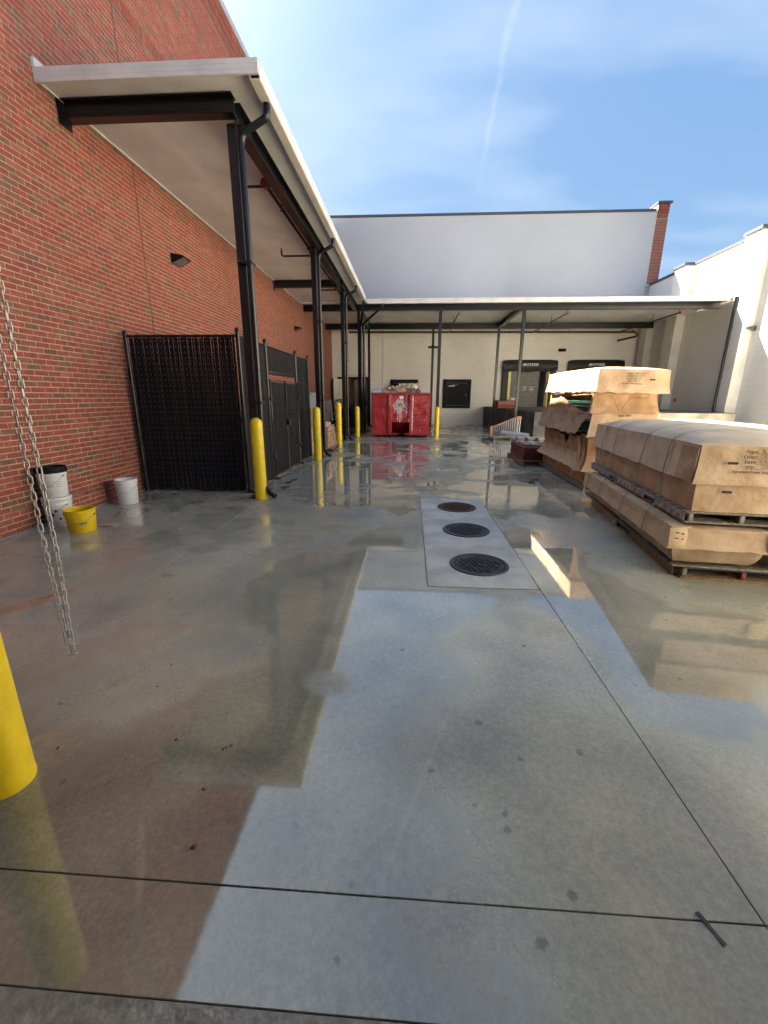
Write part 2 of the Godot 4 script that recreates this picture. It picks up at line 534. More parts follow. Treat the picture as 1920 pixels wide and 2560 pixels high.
# Albedo, roughness and relief of wet concrete over a square of the yard. A film of water lies smooth in the low places.
func yard_material(x0: float, z0: float, size: float, px: int, seed_at: int, blobs: Array, bare: Array, spots: Array) -> StandardMaterial3D:
	var low := noise_image(px, 3.2 / px, 5, seed_at).get_data()
	var mid := noise_image(px, 14.0 / px, 4, seed_at + 1).get_data()
	var fine := noise_image(px, 0.42, 2, seed_at + 2).get_data()
	var broom := noise_image(px, 0.13, 3, seed_at + 3).get_data()
	var film := PackedFloat32Array()
	film.resize(px * px)
	var per := size / px
	for set_at in [[blobs, 1.0], [bare, -1.0]]:
		for b in set_at[0]:
			var reach := 1.9
			var i0 := clampi(int((b[0] - b[2] * reach - x0) / per), 0, px)
			var i1 := clampi(int((b[0] + b[2] * reach - x0) / per), 0, px)
			var j0 := clampi(int((z0 - b[1] - b[3] * reach) / per), 0, px)
			var j1 := clampi(int((z0 - b[1] + b[3] * reach) / per), 0, px)
			for j in range(j0, j1):
				var dz: float = (z0 - j * per - b[1]) / b[3]
				for i in range(i0, i1):
					var dx: float = (x0 + i * per - b[0]) / b[2]
					var q: float = dx * dx + dz * dz
					if q < 3.6:
						film[j * px + i] += set_at[1] * b[4] * exp(-q)
	var alb := PackedByteArray()
	alb.resize(px * px * 3)
	var rgh := PackedByteArray()
	rgh.resize(px * px)
	var hgt := PackedByteArray()
	hgt.resize(px * px)
	var wtr := PackedByteArray()
	wtr.resize(px * px)
	for k in px * px:
		var lo := low[k] / 255.0
		var md := mid[k] / 255.0
		var fn := fine[k] / 255.0
		var field := lo * 0.42 + md * 0.43 + fn * 0.06 + broom[k] / 255.0 * 0.09 + film[k]
		var wet := smoothstep(0.50, 0.565, field)
		var damp := smoothstep(0.22, 0.50, field)
		var tone := 0.80 + 0.26 * (md - 0.5) + 0.36 * (lo - 0.5) + 0.17 * (fn - 0.5) + 0.12 * (broom[k] / 255.0 - 0.5)
		tone *= 1.0 - 0.10 * wet
		alb[k * 3] = int(clampf(255.0 * tone, 0, 255))
		alb[k * 3 + 1] = int(clampf(255.0 * tone * (1.0 - 0.02 * md), 0, 255))
		alb[k * 3 + 2] = int(clampf(255.0 * tone * (0.95 - 0.10 * (md - 0.4)), 0, 255))
		wtr[k] = int(255.0 * clampf(wet * 0.8, 0.0, 1.0))
		rgh[k] = int(255.0 * clampf(lerpf(lerpf(0.52, 0.25, damp) + 0.08 * (fn - 0.5) + 0.12 * (md - 0.5), 0.05, wet), 0.02, 1.0))
		hgt[k] = int(255.0 * clampf(0.5 + (fn - 0.5) * lerpf(0.40, 0.008, wet) + (broom[k] / 255.0 - 0.5) * lerpf(0.30, 0.05, wet), 0, 1))
	for s in spots:      # stains: x, z, radius x, radius z, turn, strength, r, g, b
		var i0 := clampi(int((s[0] - s[2] * 1.6 - s[3] * 1.6 - x0) / per), 0, px)
		var i1 := clampi(int((s[0] + s[2] * 1.6 + s[3] * 1.6 - x0) / per) + 1, 0, px)
		var j0 := clampi(int((z0 - s[1] - (s[2] + s[3]) * 1.6) / per), 0, px)
		var j1 := clampi(int((z0 - s[1] + (s[2] + s[3]) * 1.6) / per) + 1, 0, px)
		for j in range(j0, j1):
			for i in range(i0, i1):
				var d := Vector2(x0 + i * per - s[0], z0 - j * per - s[1]).rotated(s[4])
				var q := sqrt(pow(d.x / s[2], 2.0) + pow(d.y / s[3], 2.0)) + (mid[j * px + i] / 255.0 - 0.5) * 0.9 + (fine[j * px + i] / 255.0 - 0.5) * 0.5
				var a: float = s[5] * (1.0 - smoothstep(0.75, 1.1, q))
				if a > 0.0:
					var k := (j * px + i) * 3
					for ch in 3:
						alb[k + ch] = int(lerpf(alb[k + ch], alb[k + ch] * s[6 + ch], a))
	var m := StandardMaterial3D.new()
	m.albedo_color = lin(0.60, 0.61, 0.55)
	m.albedo_texture = ImageTexture.create_from_image(Image.create_from_data(px, px, false, Image.FORMAT_RGB8, alb))
	m.roughness = 1.0
	m.roughness_texture = ImageTexture.create_from_image(Image.create_from_data(px, px, false, Image.FORMAT_L8, rgh))
	m.heightmap_enabled = true
	m.heightmap_texture = ImageTexture.create_from_image(Image.create_from_data(px, px, false, Image.FORMAT_L8, hgt))
	m.heightmap_scale = 0.10 * per / 0.008
	m.metallic_specular = 1.0
	# the water standing on the concrete
	m.clearcoat_enabled = true
	m.clearcoat = 1.0
	m.clearcoat_roughness = 0.03
	m.clearcoat_texture = ImageTexture.create_from_image(Image.create_from_data(px, px, false, Image.FORMAT_L8, wtr))
	return m


func slab(m: Mesher, a: Vector2, b: Vector2, org: Vector2, size: float, top := 0.0, deep := 0.05, flush := []) -> void:
	# a.x < b.x, a.y (z) > b.y; the arris is rounded off
	# edges listed in flush (0 near, 1 right, 2 far, 3 left) run on into the next piece of the same slab
	var e := 0.0018
	var en := 0.0 if 0 in flush else e
	var er := 0.0 if 1 in flush else e
	var ef := 0.0 if 2 in flush else e
	var el := 0.0 if 3 in flush else e
	var pts := [Vector2(a.x, a.y), Vector2(b.x, a.y), Vector2(b.x, b.y), Vector2(a.x, b.y)]
	var ins := [Vector2(a.x + el, a.y - en), Vector2(b.x - er, a.y - en), Vector2(b.x - er, b.y + ef), Vector2(a.x + el, b.y + ef)]
	var tx := func(p: Vector2) -> Vector2: return Vector2((p.x - org.x) / size, (org.y - p.y) / size)
	var q := []
	var o := []
	var l := []
	for k in 4:
		q.append(Vector3(ins[k].x, top, ins[k].y))
		o.append(Vector3(pts[k].x, top - e, pts[k].y))
		l.append(Vector3(pts[k].x, top - deep, pts[k].y))
	m.tri(q[0], q[1], q[2], Vector3.UP, Vector3.UP, Vector3.UP, tx.call(ins[0]), tx.call(ins[1]), tx.call(ins[2]))
	m.tri(q[0], q[2], q[3], Vector3.UP, Vector3.UP, Vector3.UP, tx.call(ins[0]), tx.call(ins[2]), tx.call(ins[3]))
	var out := [Vector3(0, 0, 1), Vector3(1, 0, 0), Vector3(0, 0, -1), Vector3(-1, 0, 0)]
	for k in 4:
		if k in flush:
			continue
		var j := (k + 1) % 4
		var mn: Vector3 = (out[k] + Vector3.UP).normalized()
		m.tri(q[k], q[j], o[j], mn, mn, mn, tx.call(ins[k]), tx.call(ins[j]), tx.call(pts[j]))
		m.tri(q[k], o[j], o[k], mn, mn, mn, tx.call(ins[k]), tx.call(pts[j]), tx.call(pts[k]))
		m.tri(o[k], o[j], l[j], out[k], out[k], out[k], tx.call(pts[k]), tx.call(pts[j]), tx.call(pts[j]))
		m.tri(o[k], l[j], l[k], out[k], out[k], out[k], tx.call(pts[k]), tx.call(pts[j]), tx.call(pts[k]))


func build_ground() -> void:
	var blobs := [[-0.15, -4.2, 0.35, 0.5, 0.18], [-0.1, -5.0, 0.3, 0.3, 0.12], [1.5, -4.6, 0.5, 0.4, 0.10], [-0.9, -6.3, 0.9, 0.35, 0.10], [0.1, -3.15, 0.6, 0.28, 0.24], [1.42, -3.6, 0.35, 1.0, 0.34], [1.75, -2.35, 0.6, 0.5, 0.26], [-0.7, -1.3, 0.9, 1.1, 0.30],
		[-0.2, -2.8, 0.7, 0.9, 0.22], [-1.0, -8.6, 1.6, 1.0, 0.08], [0.8, -7.6, 1.4, 0.5, 0.14], [-2.0, -8.4, 0.6, 1.4, 0.06],
		[-2.9, -0.9, 1.4, 0.8, 0.2], [-0.9, -3.4, 0.5, 0.6, 0.2], [-1.6, -0.6, 1.2, 0.7, 0.2], [1.4, -1.0, 0.9, 0.6, 0.08]]
	var bare := [[-0.42, -2.05, 0.15, 0.13, 0.26], [-1.25, -2.2, 0.55, 0.45, 0.30], [-1.5, -1.75, 0.35, 0.2, 0.22], [0.62, -2.9, 0.5, 0.35, 0.20],
		[2.1, -2.0, 0.25, 0.3, 0.4], [0.70, -1.45, 0.75, 0.75, 0.34], [0.45, -2.5, 0.35, 0.3, 0.25], [1.6, -1.2, 0.5, 0.5, 0.2], [2.2, -4.6, 0.8, 1.0, 0.22], [-1.9, -3.6, 0.6, 0.8, 0.20], [1.1, -2.6, 0.25, 0.4, 0.2], [0.9, -0.9, 0.5, 0.35, 0.14]]
	var spots := []
	for p in [[0.374, -1.793], [0.532, -1.583], [0.815, -1.638], [0.404, -1.311], [0.401, -1.248], [0.567, -1.037], [0.429, -0.903], [1.612, -2.22], [0.122, -1.491], [0.289, -1.34]]:
		spots.append([p[0], p[1], rng.randf_range(0.012, 0.024), rng.randf_range(0.012, 0.02), rng.randf() * 3.0, 0.5, 0.5, 0.52, 0.55])
	for p in [[-1.407, -1.949], [-1.44, -2.15], [-1.096, -1.586], [-1.263, -1.337], [-0.763, -1.108], [-1.459, -1.33], [-1.302, -2.125], [-1.62, -1.32]]:
		spots.append([p[0], p[1], rng.randf_range(0.008, 0.016), rng.randf_range(0.006, 0.012), rng.randf() * 3.0, 0.5, 0.85, 0.55, 0.48])
	for p in [[-1.849, -1.779], [-0.837, -1.555], [-0.85, -1.545], [-0.842, -1.338], [-0.82, -1.57]]:
		spots.append([p[0], p[1], 0.010, 0.006, rng.randf() * 3.0, 0.95, 0.12, 0.12, 0.12])
	spots.append([-3.03, -2.78, 0.30, 0.075, 0.9, 0.42, 1.1, 0.75, 0.42])
	spots.append([-2.95, -2.95, 0.07, 0.03, 0.7, 0.55, 0.9, 0.55, 0.3])
	spots.append([-1.75, -1.556, 0.07, 0.03, 0.5, 0.5, 1.3, 1.15, 0.85])
	spots.append([-0.95, -1.08, 0.016, 0.2, 0.55, 0.22, 1.5, 1.5, 1.5])
	spots.append([0.10, -1.5, 0.012, 0.55, -0.35, 0.16, 1.4, 1.4, 1.35])
	for i in 70:   # specks of grit and old drips
		spots.append([rng.randf_range(-4.0, 3.0), rng.randf_range(-7.0, -0.5), rng.randf_range(0.006, 0.02), rng.randf_range(0.006, 0.016), rng.randf() * 3.0, rng.randf_range(0.3, 0.7), 0.5, 0.5, 0.5])
	for i in 16:   # faint tyre and drag marks
		spots.append([rng.randf_range(-3.5, 2.5), rng.randf_range(-9.0, -0.9), rng.randf_range(0.02, 0.05), rng.randf_range(0.3, 0.9), rng.randf_range(-0.5, 0.5), rng.randf_range(0.06, 0.16), 0.6, 0.6, 0.6])
	for i in 10:   # damp brown patches of dirt
		spots.append([rng.randf_range(-4.3, 2.8), rng.randf_range(-10.0, -3.0), rng.randf_range(0.15, 0.5), rng.randf_range(0.1, 0.4), rng.randf() * 3.0, 0.28, 0.80, 0.68, 0.55])
	var near_org := Vector2(-4.8, 1.3)
	var far_org := Vector2(-4.8, -10.4)
	M.yard_near = yard_material(near_org.x, near_org.y, 12.1, 2048, 100, blobs, bare, spots)
	var far_blobs := [[-0.4, -12.0, 2.0, 0.9, 0.05], [0.2, -14.6, 1.8, 1.0, 0.06], [-0.5, -16.3, 1.6, 0.7, 0.04]]
	var far_spots := []
	for i in 40:
		far_spots.append([rng.randf_range(-2.4, 3.5), rng.randf_range(-24.0, -11.0), rng.randf_range(0.1, 0.45), rng.randf_range(0.06, 0.2), 0.0, rng.randf_range(0.2, 0.6), 0.55, 0.52, 0.5])
	M.yard_far = yard_material(far_org.x, far_org.y, 17.8, 1024, 140, far_blobs, [], far_spots)
	M.patch = mat(lin(0.62, 0.615, 0.56), 0.5, 0.0, mottle(44, 0.72, 1.0, 0.01, 5), 0.9, grain(12, 0.14, 4), 0.25, true)
	var ground: Node3D = Node3D.new()
	ground.name = "ground"
	add_child(ground)
	tag(ground, "wet grey concrete yard paved in large slabs", "", "", "structure")
	var bed := Mesher.new()
	bed.span(Vector3(-60, -0.5, 60), Vector3(80, -0.011, -120), 0.0)
	part("bed", bed, mat(lin(0.19, 0.185, 0.165), 0.7, 0.0, mottle(46, 0.5, 1.0), 0.7), ground)
	var xs := [-4.62, -2.352, 1.148, 4.65, 8.15, 12.62]
	var zs := [-0.712, -0.996, -4.222, -7.44, -10.66, -13.88, -17.1, -20.32, -23.54, -25.69]
	for j in zs.size() - 1:
		for i in xs.size() - 1:
			var a := Vector2(xs[i] + 0.0019, zs[j] - 0.0019)
			var b := Vector2(xs[i + 1] - 0.0019, zs[j + 1] + 0.0019)
			var near := j < 4 and i < 4
			var m := Mesher.new()
			var org := near_org if j < 4 else far_org
			var size := 12.1 if j < 4 else 17.8
			# the manhole strip is cut out of the middle slabs
			var cuts := []
			if i == 1 and j == 1:
				cuts = [[a, Vector2(b.x, -3.362), [2]], [Vector2(a.x, -3.362), Vector2(0.178, b.y), [0]]]
			elif i == 1 and j == 2:
				cuts = [[a, Vector2(0.178, -6.652), [2]], [Vector2(a.x, -6.652), b, [0]]]
			else:
				cuts = [[a, b, []]]
			for c in cuts:
				slab(m, c[0], c[1], org, size, 0.0, 0.05, c[2])
			part("slab", m, M.yard_near if j < 4 else M.yard_far, ground)
	# the sealed floor inside the doorway, shaded by the added room
	var inn := Mesher.new()
	inn.span(Vector3(-4.6, -0.3, 5.0), Vector3(12.6, -0.002, -0.7125), 0.002)
	part("indoor_floor", inn, mat(lin(0.50, 0.495, 0.45), 0.2, 0.0, mottle(45, 0.6, 1.0, 0.03, 5), 1.6, grain(14, 0.1, 4), 0.12), ground)
	# the repaired strip that holds the three covers: a paler pour with a ragged near edge
	var strip := Mesher.new()
	var holes := [Vector2(0.705, -3.90), Vector2(0.716, -5.005), Vector2(0.716, -6.12)]
	var nx := 28
	var nz := 94
	var hole := func(u: float, v: float) -> bool:
		var p := Vector2(lerpf(0.184, 1.142, u), lerpf(-3.368, -6.646, v))
		for c in holes:
			if p.distance_to(c) < 0.272:
				return true
		return false
	var top := func(u: float, v: float) -> Vector3:
		var rag := (sin(u * 23.0) * 0.006 + sin(u * 61.0) * 0.004) * maxf(0.0, 1.0 - v * 30.0) + (sin(v * 71.0) * 0.003) * (1.0 if u < 0.01 else 0.0)
		return Vector3(lerpf(0.184, 1.142, u) + rag * 0.5, 0.004, lerpf(-3.368, -6.646, v) - absf(rag))
	strip.sheet(top, nx, nz, 0.03, Vector3.UP, hole)
	part("patch", strip, M.patch, ground)
	for k in 3:
		build_cover(holes[k], k)


func build_cover(p: Vector2, k: int) -> void:
	var labels := ["clean black grid manhole cover nearest the ragged end of the pale strip", "black grid manhole cover in the middle of the pale strip", "rusty brown manhole cover at the far end of the pale strip"]
	labels[0] = "clean black grid manhole cover beside the ragged end of the pale strip"
	var t := thing("manhole_cover", labels[k], "manhole cover", Vector3(p.x, 0.0, p.y), 0.35, "manhole covers in the pale concrete strip")
	var mm: Material = M.iron if k < 2 else M.rust
	var f := Mesher.new()
	f.lathe([Vector2(0.247, -0.03), Vector2(0.247, 0.010), Vector2(0.250, 0.013), Vector2(0.283, 0.013), Vector2(0.288, 0.006), Vector2(0.288, -0.03)], 48)
	part("frame", f, mm, t)
	var l := Mesher.new()
	l.lathe([Vector2(0.243, -0.03), Vector2(0.243, 0.002), Vector2(0.238, 0.008), Vector2(0.215, 0.008), Vector2(0.211, 0.0), Vector2(0.0, 0.0)], 48)
	part("lid", l, mm, t)
	# raised grid blocks and the bar in the middle
	var r := Mesher.new()
	for i in range(-4, 5):
		for j in range(-5, 6):
			var q := Vector2(i * 0.047, j * 0.038)
			if q.length() > 0.195 or (absi(i) < 1 and absi(j) < 3):
				continue
			r.box(Vector3(0.033, 0.012, 0.024), at(q.x, 0.006, q.y), 0.003)
	r.box(Vector3(0.036, 0.010, 0.15), at(0, 0.006, 0), 0.003)
	for s in [-1.0, 1.0]:
		r.box(Vector3(0.028, 0.008, 0.035), at(0, 0.0125, s * 0.05), 0.002)
	part("grip", r, mm, t)


# ---- masonry --------------------------------------------------------------------------------------------------------

# pixels (1920 x 2560) that a face of this size shows, 0 outside the frame
func shown(p: Vector3, normal: Vector3, area: float) -> float:
	var c := eye.global_transform.affine_inverse() * p
	if c.z > -0.2:
		return 0.0
	var f := 1046.6
	var q := Vector2(960 + f * c.x / -c.z, 1280 - f * c.y / -c.z)
	if q.x < 4 or q.x > 1916 or q.y < 4 or q.y > 2556:
		return 0.0
	var d := eye.position - p
	return area * f * f * maxf(0.0, normal.dot(d.normalized())) / d.length_squared()


# A wall face of bricks. base: corner at the foot; along: unit vector of the courses; out: unit normal.
# size: brick (long, high) with joint; courses in running bond. Openings are [u0, u1, v0, v1]. The 300 that show largest become parts.
func masonry(parent: Node, base: Vector3, along: Vector3, out: Vector3, length: float, v0: float, v1: float, size: Vector2, joint: float, proud: float, tints: Array, m: Material, called: String, openings := [], most := 300, gaps := [], soldiers := [], hidden = null) -> void:
	var rest := Mesher.new()
	var cand := []
	var up := Vector3.UP
	var put := func(u: float, v: float, w: float, h: float, tint: Color, lift: float) -> void:
		rest.tint = tint
		var o: Vector3 = base + along * u + up * v
		var f: Vector3 = o + out * (proud + lift)
		var bk: Vector3 = o - out * 0.004
		var a: Vector3 = f
		var b: Vector3 = f + along * w
		var c: Vector3 = f + along * w + up * h
		var d: Vector3 = f + up * h
		rest.quad(a, b, c, d, out)
		rest.quad(a, b, bk + along * w, bk, -up)
		rest.quad(d, c, bk + along * w + up * h, bk + up * h, up)
		rest.quad(a, d, bk + up * h, bk, -along)
		rest.quad(b, c, bk + along * w + up * h, bk + along * w, along)
	var rows := int(ceil((v1 - v0) / size.y - 0.001))
	for r in rows:
		var v := v0 + r * size.y
		var h := minf(size.y, v1 - v) - joint
		if h < 0.01:
			continue
		var skip := false
		for s in soldiers:
			if v + h * 0.5 > s[0] and v + h * 0.5 < s[1]:
				skip = true
		if skip:
			continue
		var u := -size.x * (0.5 if r % 2 else 0.0)
		while u < length:
			var a0 := maxf(u, 0.0)
			var a1 := minf(u + size.x - joint, length)
			u += size.x
			var pieces := [[a0, a1]]
			for op in openings:
				if v + h < op[2] + 0.004 or v > op[3] - 0.004:
					continue
				var nxt := []
				for pc in pieces:
					if pc[1] <= op[0] or pc[0] >= op[1]:
						nxt.append(pc)
						continue
					if pc[0] < op[0]: nxt.append([pc[0], op[0]])
					if pc[1] > op[1]: nxt.append([op[1], pc[1]])
				pieces = nxt
			for gp in gaps:
				var nxt2 := []
				for pc in pieces:
					if pc[1] <= gp - 0.011 or pc[0] >= gp + 0.011:
						nxt2.append(pc)
						continue
					if pc[0] < gp - 0.011: nxt2.append([pc[0], gp - 0.011])
					if pc[1] > gp + 0.011: nxt2.append([gp + 0.011, pc[1]])
				pieces = nxt2
			for pc in pieces:
				var w: float = pc[1] - pc[0]
				if w < 0.02:
					continue
				var k := pick(tints)
				var lift := rng.randf_range(-0.0012, 0.0012)
				var p: Vector3 = base + along * (pc[0] + w * 0.5) + up * (v + h * 0.5) + out * proud
				var see := 0.0
				if absf(w - (size.x - joint)) < 0.002 and absf(h - (size.y - joint)) < 0.002 and not (hidden != null and hidden.call(p)):
					see = shown(p, out, w * h)
				if most > 0 and see > 0.0:
					cand.append([see, pc[0], v, w, h, k, lift])
				else:
					put.call(pc[0], v, w, h, tints[k][1], lift)
	cand.sort_custom(func(a, b): return a[0] > b[0])
	var kinds := {}
	for i in cand.size():
		var b = cand[i]
		if i >= most:
			put.call(b[1], b[2], b[3], b[4], tints[b[5]][1], b[6])
			continue
		if not kinds.has(b[5]):
			var one := Mesher.new()
			one.tint = tints[b[5]][1]
			one.box(Vector3(b[3], b[4], proud + 0.006), Transform3D.IDENTITY, 0.0014)
			kinds[b[5]] = one.mesh()
		var o: Vector3 = base + along * (b[1] + b[3] * 0.5) + up * (b[2] + b[4] * 0.5) + out * ((proud - 0.006) * 0.5 + b[6])
		part(called, kinds[b[5]], m, parent, Transform3D(Basis(along, up, along.cross(up)), o))
	for s in soldiers:   # bricks standing on end: [v0, v1, lift]
		var u := 0.0
		while u < length:
			put.call(u, s[0] + joint * 0.5, minf(size.y, length - u) - joint, s[1] - s[0] - joint, tints[pick(tints)][1], s[2])
			u += size.y
	if rest.v.size() > 0:
		var o := part(called + "_courses", rest, m, parent)
		o.set_meta("kind", "stuff")


func pick(tints: Array) -> int:
	var sum := 0.0
	for t in tints: sum += t[0]
	var x := rng.randf() * sum
	for i in tints.size():
		x -= tints[i][0]
		if x <= 0.0:
			return i
	return 0


func brick_tints() -> Array:
	return [[3.4, Color(0.409, 0.093, 0.058)], [3.0, Color(0.368, 0.089, 0.056)], [2.2, Color(0.433, 0.121, 0.073)], [2.4, Color(0.345, 0.108, 0.063)],
		[1.6, Color(0.326, 0.136, 0.078)], [1.3, Color(0.284, 0.133, 0.082)], [0.6, Color(0.243, 0.124, 0.081)], [1.8, Color(0.387, 0.104, 0.065)], [0.3, Color(0.230, 0.104, 0.080)], [1.0, Color(0.440, 0.147, 0.093)]]


func build_brick_building() -> void:
	var b := thing("brick_building", "tall red brick building with pale mortar joints along the yard", "building", Vector3.ZERO)
	var back := Mesher.new()
	var top := 10.36
	# the mortar face with the two movement joints left open
	var zj := [-7.85, -17.44]
	var edges := [4.0, zj[0] + 0.011, zj[0] - 0.011, zj[1] + 0.011, zj[1] - 0.011, BACK_Z]
	for i in [0, 2, 4]:
		back.span(Vector3(-9.0, -0.4, edges[i]), Vector3(WALL_X - 0.0045, top, edges[i + 1]), 0.0)
	part("wall", back, M.mortar, b)
	var js := Mesher.new()
	for z in zj:
		js = Mesher.new()
		js.span(Vector3(WALL_X - 0.06, 0.0, z + 0.0105), Vector3(WALL_X - 0.012, top, z - 0.0105), 0.0)
		part("sealant_joint", js, mat(lin(0.06, 0.035, 0.03), 0.8), b)
	var behind := func(p: Vector3) -> bool: return p.z < -7.0 and p.z > -11.4 and p.y < 2.5
	masonry(b, Vector3(WALL_X - 0.0045, 0.006, -1.0), Vector3(0, 0, -1), Vector3(1, 0, 0), 24.7, 0.0, top, Vector2(0.2032, 0.0677), 0.0125, 0.0045, brick_tints(), M.brick, "brick",
		[], 300, [6.85, 16.44], [[7.312, 7.515, 0.004], [9.749, 9.952, 0.006], [9.952, 10.155, 0.012], [10.155, 10.36, 0.02]], behind)
	var sh := Mesher.new()
	for y in [7.303, 9.741]:
		sh = Mesher.new()
		sh.span(Vector3(WALL_X - 0.006, y - 0.006, -1.0), Vector3(WALL_X + 0.004, y + 0.003, BACK_Z), 0.0)
		part("shelf_angle", sh, M.coping, b)
	var fl := Mesher.new()
	fl.span(Vector3(WALL_X - 0.006, 0.271, -1.0), Vector3(WALL_X + 0.006, 0.2745, BACK_Z), 0.0)
	part("flashing", fl, M.metal_edge, b)
	var ck := Mesher.new()
	ck.span(Vector3(WALL_X - 0.008, -0.03, -1.0), Vector3(WALL_X + 0.018, 0.013, BACK_Z), 0.006)
	part("caulk_bead", ck, M.caulk, b)
	var cp := Mesher.new()
	cp.span(Vector3(-9.1, 10.362, 4.0), Vector3(WALL_X + 0.06, 10.50, BACK_Z), 0.01)
	part("coping", cp, M.pale_coping, b)


func block_tints() -> Array:
	return [[3.0, Color(0.80, 0.77, 0.71)], [2.0, Color(0.81, 0.78, 0.72)], [2.0, Color(0.785, 0.755, 0.695)], [1.0, Color(0.77, 0.74, 0.68)]]


# doors and hatches of the back wall: x0, x1, y0, y1
const OPEN_DOOR := [-4.34, -2.50, 0.0, 2.66]
const DOCK_DOORS := [[5.72, 7.72, 1.06, 3.10], [9.35, 11.35, 1.06, 3.10]]


func build_back_wall() -> void:
	var b := thing("back_building", "tall white building with a block wall below its smooth upper wall", "building", Vector3.ZERO)
	var z := BACK_Z
	var w := Mesher.new()
	# lower wall as piers round the openings
	var cuts := [OPEN_DOOR, DOCK_DOORS[0], DOCK_DOORS[1]]
	var x := -4.64
	for c in cuts:
		w.span(Vector3(x, -0.3, z - 0.006), Vector3(c[0], 5.46, z - 0.3), 0.0)
		w.span(Vector3(c[0], c[3], z - 0.006), Vector3(c[1], 5.46, z - 0.3), 0.0)
		if c[2] > 0.1:
			w.span(Vector3(c[0], -0.3, z - 0.006), Vector3(c[1], c[2], z - 0.3), 0.0)
		x = c[1]
	w.span(Vector3(x, -0.3, z - 0.006), Vector3(12.9, 5.46, z - 0.3), 0.0)
	part("lower_wall", w, M.block_joint, b)
	var ops := []
	for c in cuts:
		ops.append([c[0] + 4.64, c[1] + 4.64, c[2], c[3]])
	masonry(b, Vector3(-4.64, 0.004, z - 0.006), Vector3(1, 0, 0), Vector3(0, 0, 1), 17.3, 0.0, 5.30, Vector2(0.4064, 0.2032), 0.008, 0.006, block_tints(), M.block, "block", ops, 300)
	var u := Mesher.new()
	u.span(Vector3(-4.9, 5.462, z + 0.004), Vector3(12.43, 10.83, z - 0.3), 0.005)
	part("upper_wall", u, M.stucco, b)
	var body := Mesher.new()
	body.span(Vector3(-9.0, 4.2, z - 0.302), Vector3(13.0, 10.8, z - 6.0), 0.0)
	part("roof_body", body, M.stucco, b)
	var c2 := Mesher.new()
	c2.span(Vector3(-4.9, 10.832, z + 0.05), Vector3(12.40, 10.95, z - 0.4), 0.008)
	part("coping", c2, M.coping, b)
	# corner pier: brick in front, painted on its side, standing higher than the wall
	var pr := Mesher.new()
	pr.span(Vector3(12.44, 7.40, z + 0.014), Vector3(13.03, 11.16, z - 1.2), 0.006)
	part("pier", pr, M.white_paint, b)
	masonry(b, Vector3(12.45, 7.45, z + 0.014), Vector3(1, 0, 0), Vector3(0, 0, 1), 0.57, 0.0, 3.71, Vector2(0.2032, 0.0677), 0.0105, 0.009, brick_tints(), M.brick, "pier_brick", [], 0, [], [[3.05, 3.25, 0.006], [3.25, 3.45, 0.03], [3.45, 3.69, 0.05]])
	var pc := Mesher.new()
	pc.span(Vector3(12.38, 11.162, z + 0.12), Vector3(13.1, 11.27, z - 1.25), 0.008)
	part("pier_cap", pc, M.coping, b)
	build_hatch(b, -1.228, 0.392, 0.95, 2.555)
	build_hatch(b, 1.861, 3.47, 0.955, 2.574)
	build_open_door(b)
	for k in 2:
		build_dock_door(b, DOCK_DOORS[k], k)


func build_hatch(b: Node3D, x0: float, x1: float, y0: float, y1: float) -> void:
	var z := BACK_Z
	var h := Mesher.new()
	var f := 0.13
	h.span(Vector3(x0, y0, z), Vector3(x0 + f, y1, z + 0.09), 0.008)
	h.span(Vector3(x1 - f, y0, z), Vector3(x1, y1, z + 0.09), 0.008)
	h.span(Vector3(x0 + f, y1 - f, z), Vector3(x1 - f, y1, z + 0.088), 0.008)
	h.span(Vector3(x0 + f, y0, z), Vector3(x1 - f, y0 + f, z + 0.088), 0.008)
	var frame := part("hatch", h, M.black_matte, b)
	var i := Mesher.new()
	var g := 0.075
	for q in [[x0 + f + 0.003, x0 + f + g, y0 + f, y1 - f], [x1 - f - g, x1 - f - 0.003, y0 + f, y1 - f], [x0 + f + g, x1 - f - g, y1 - f - g, y1 - f - 0.003]]:
		i.span(Vector3(q[0], q[2], z + 0.005), Vector3(q[1], q[3], z + 0.05), 0.005)
	part("inner_frame", i, M.black_matte, frame)
	var d := Mesher.new()
	d.span(Vector3(x0 + f + g + 0.008, y0 + f + 0.01, z + 0.005), Vector3(x1 - f - g - 0.008, y1 - f - g - 0.008, z + 0.035), 0.006)
	part("door", d, M.black_matte, frame)
	var hd := Mesher.new()
	hd.span(Vector3(x1 - f - g - 0.11, y0 + 0.72, z + 0.035), Vector3(x1 - f - g - 0.05, y0 + 0.80, z + 0.07), 0.01)
	part("handle", hd, M.alu, frame)
	var s := Mesher.new()
	s.span(Vector3(x0 + 0.31, y1 - 0.40, z + 0.035), Vector3(x0 + 0.66, y1 - 0.345, z + 0.041), 0.001)
	s.span(Vector3(x0 + 0.52, y1 - 0.325, z + 0.035), Vector3(x0 + 0.86, y1 - 0.31, z + 0.040), 0.001)
	part("notice", s, M.sign, frame)


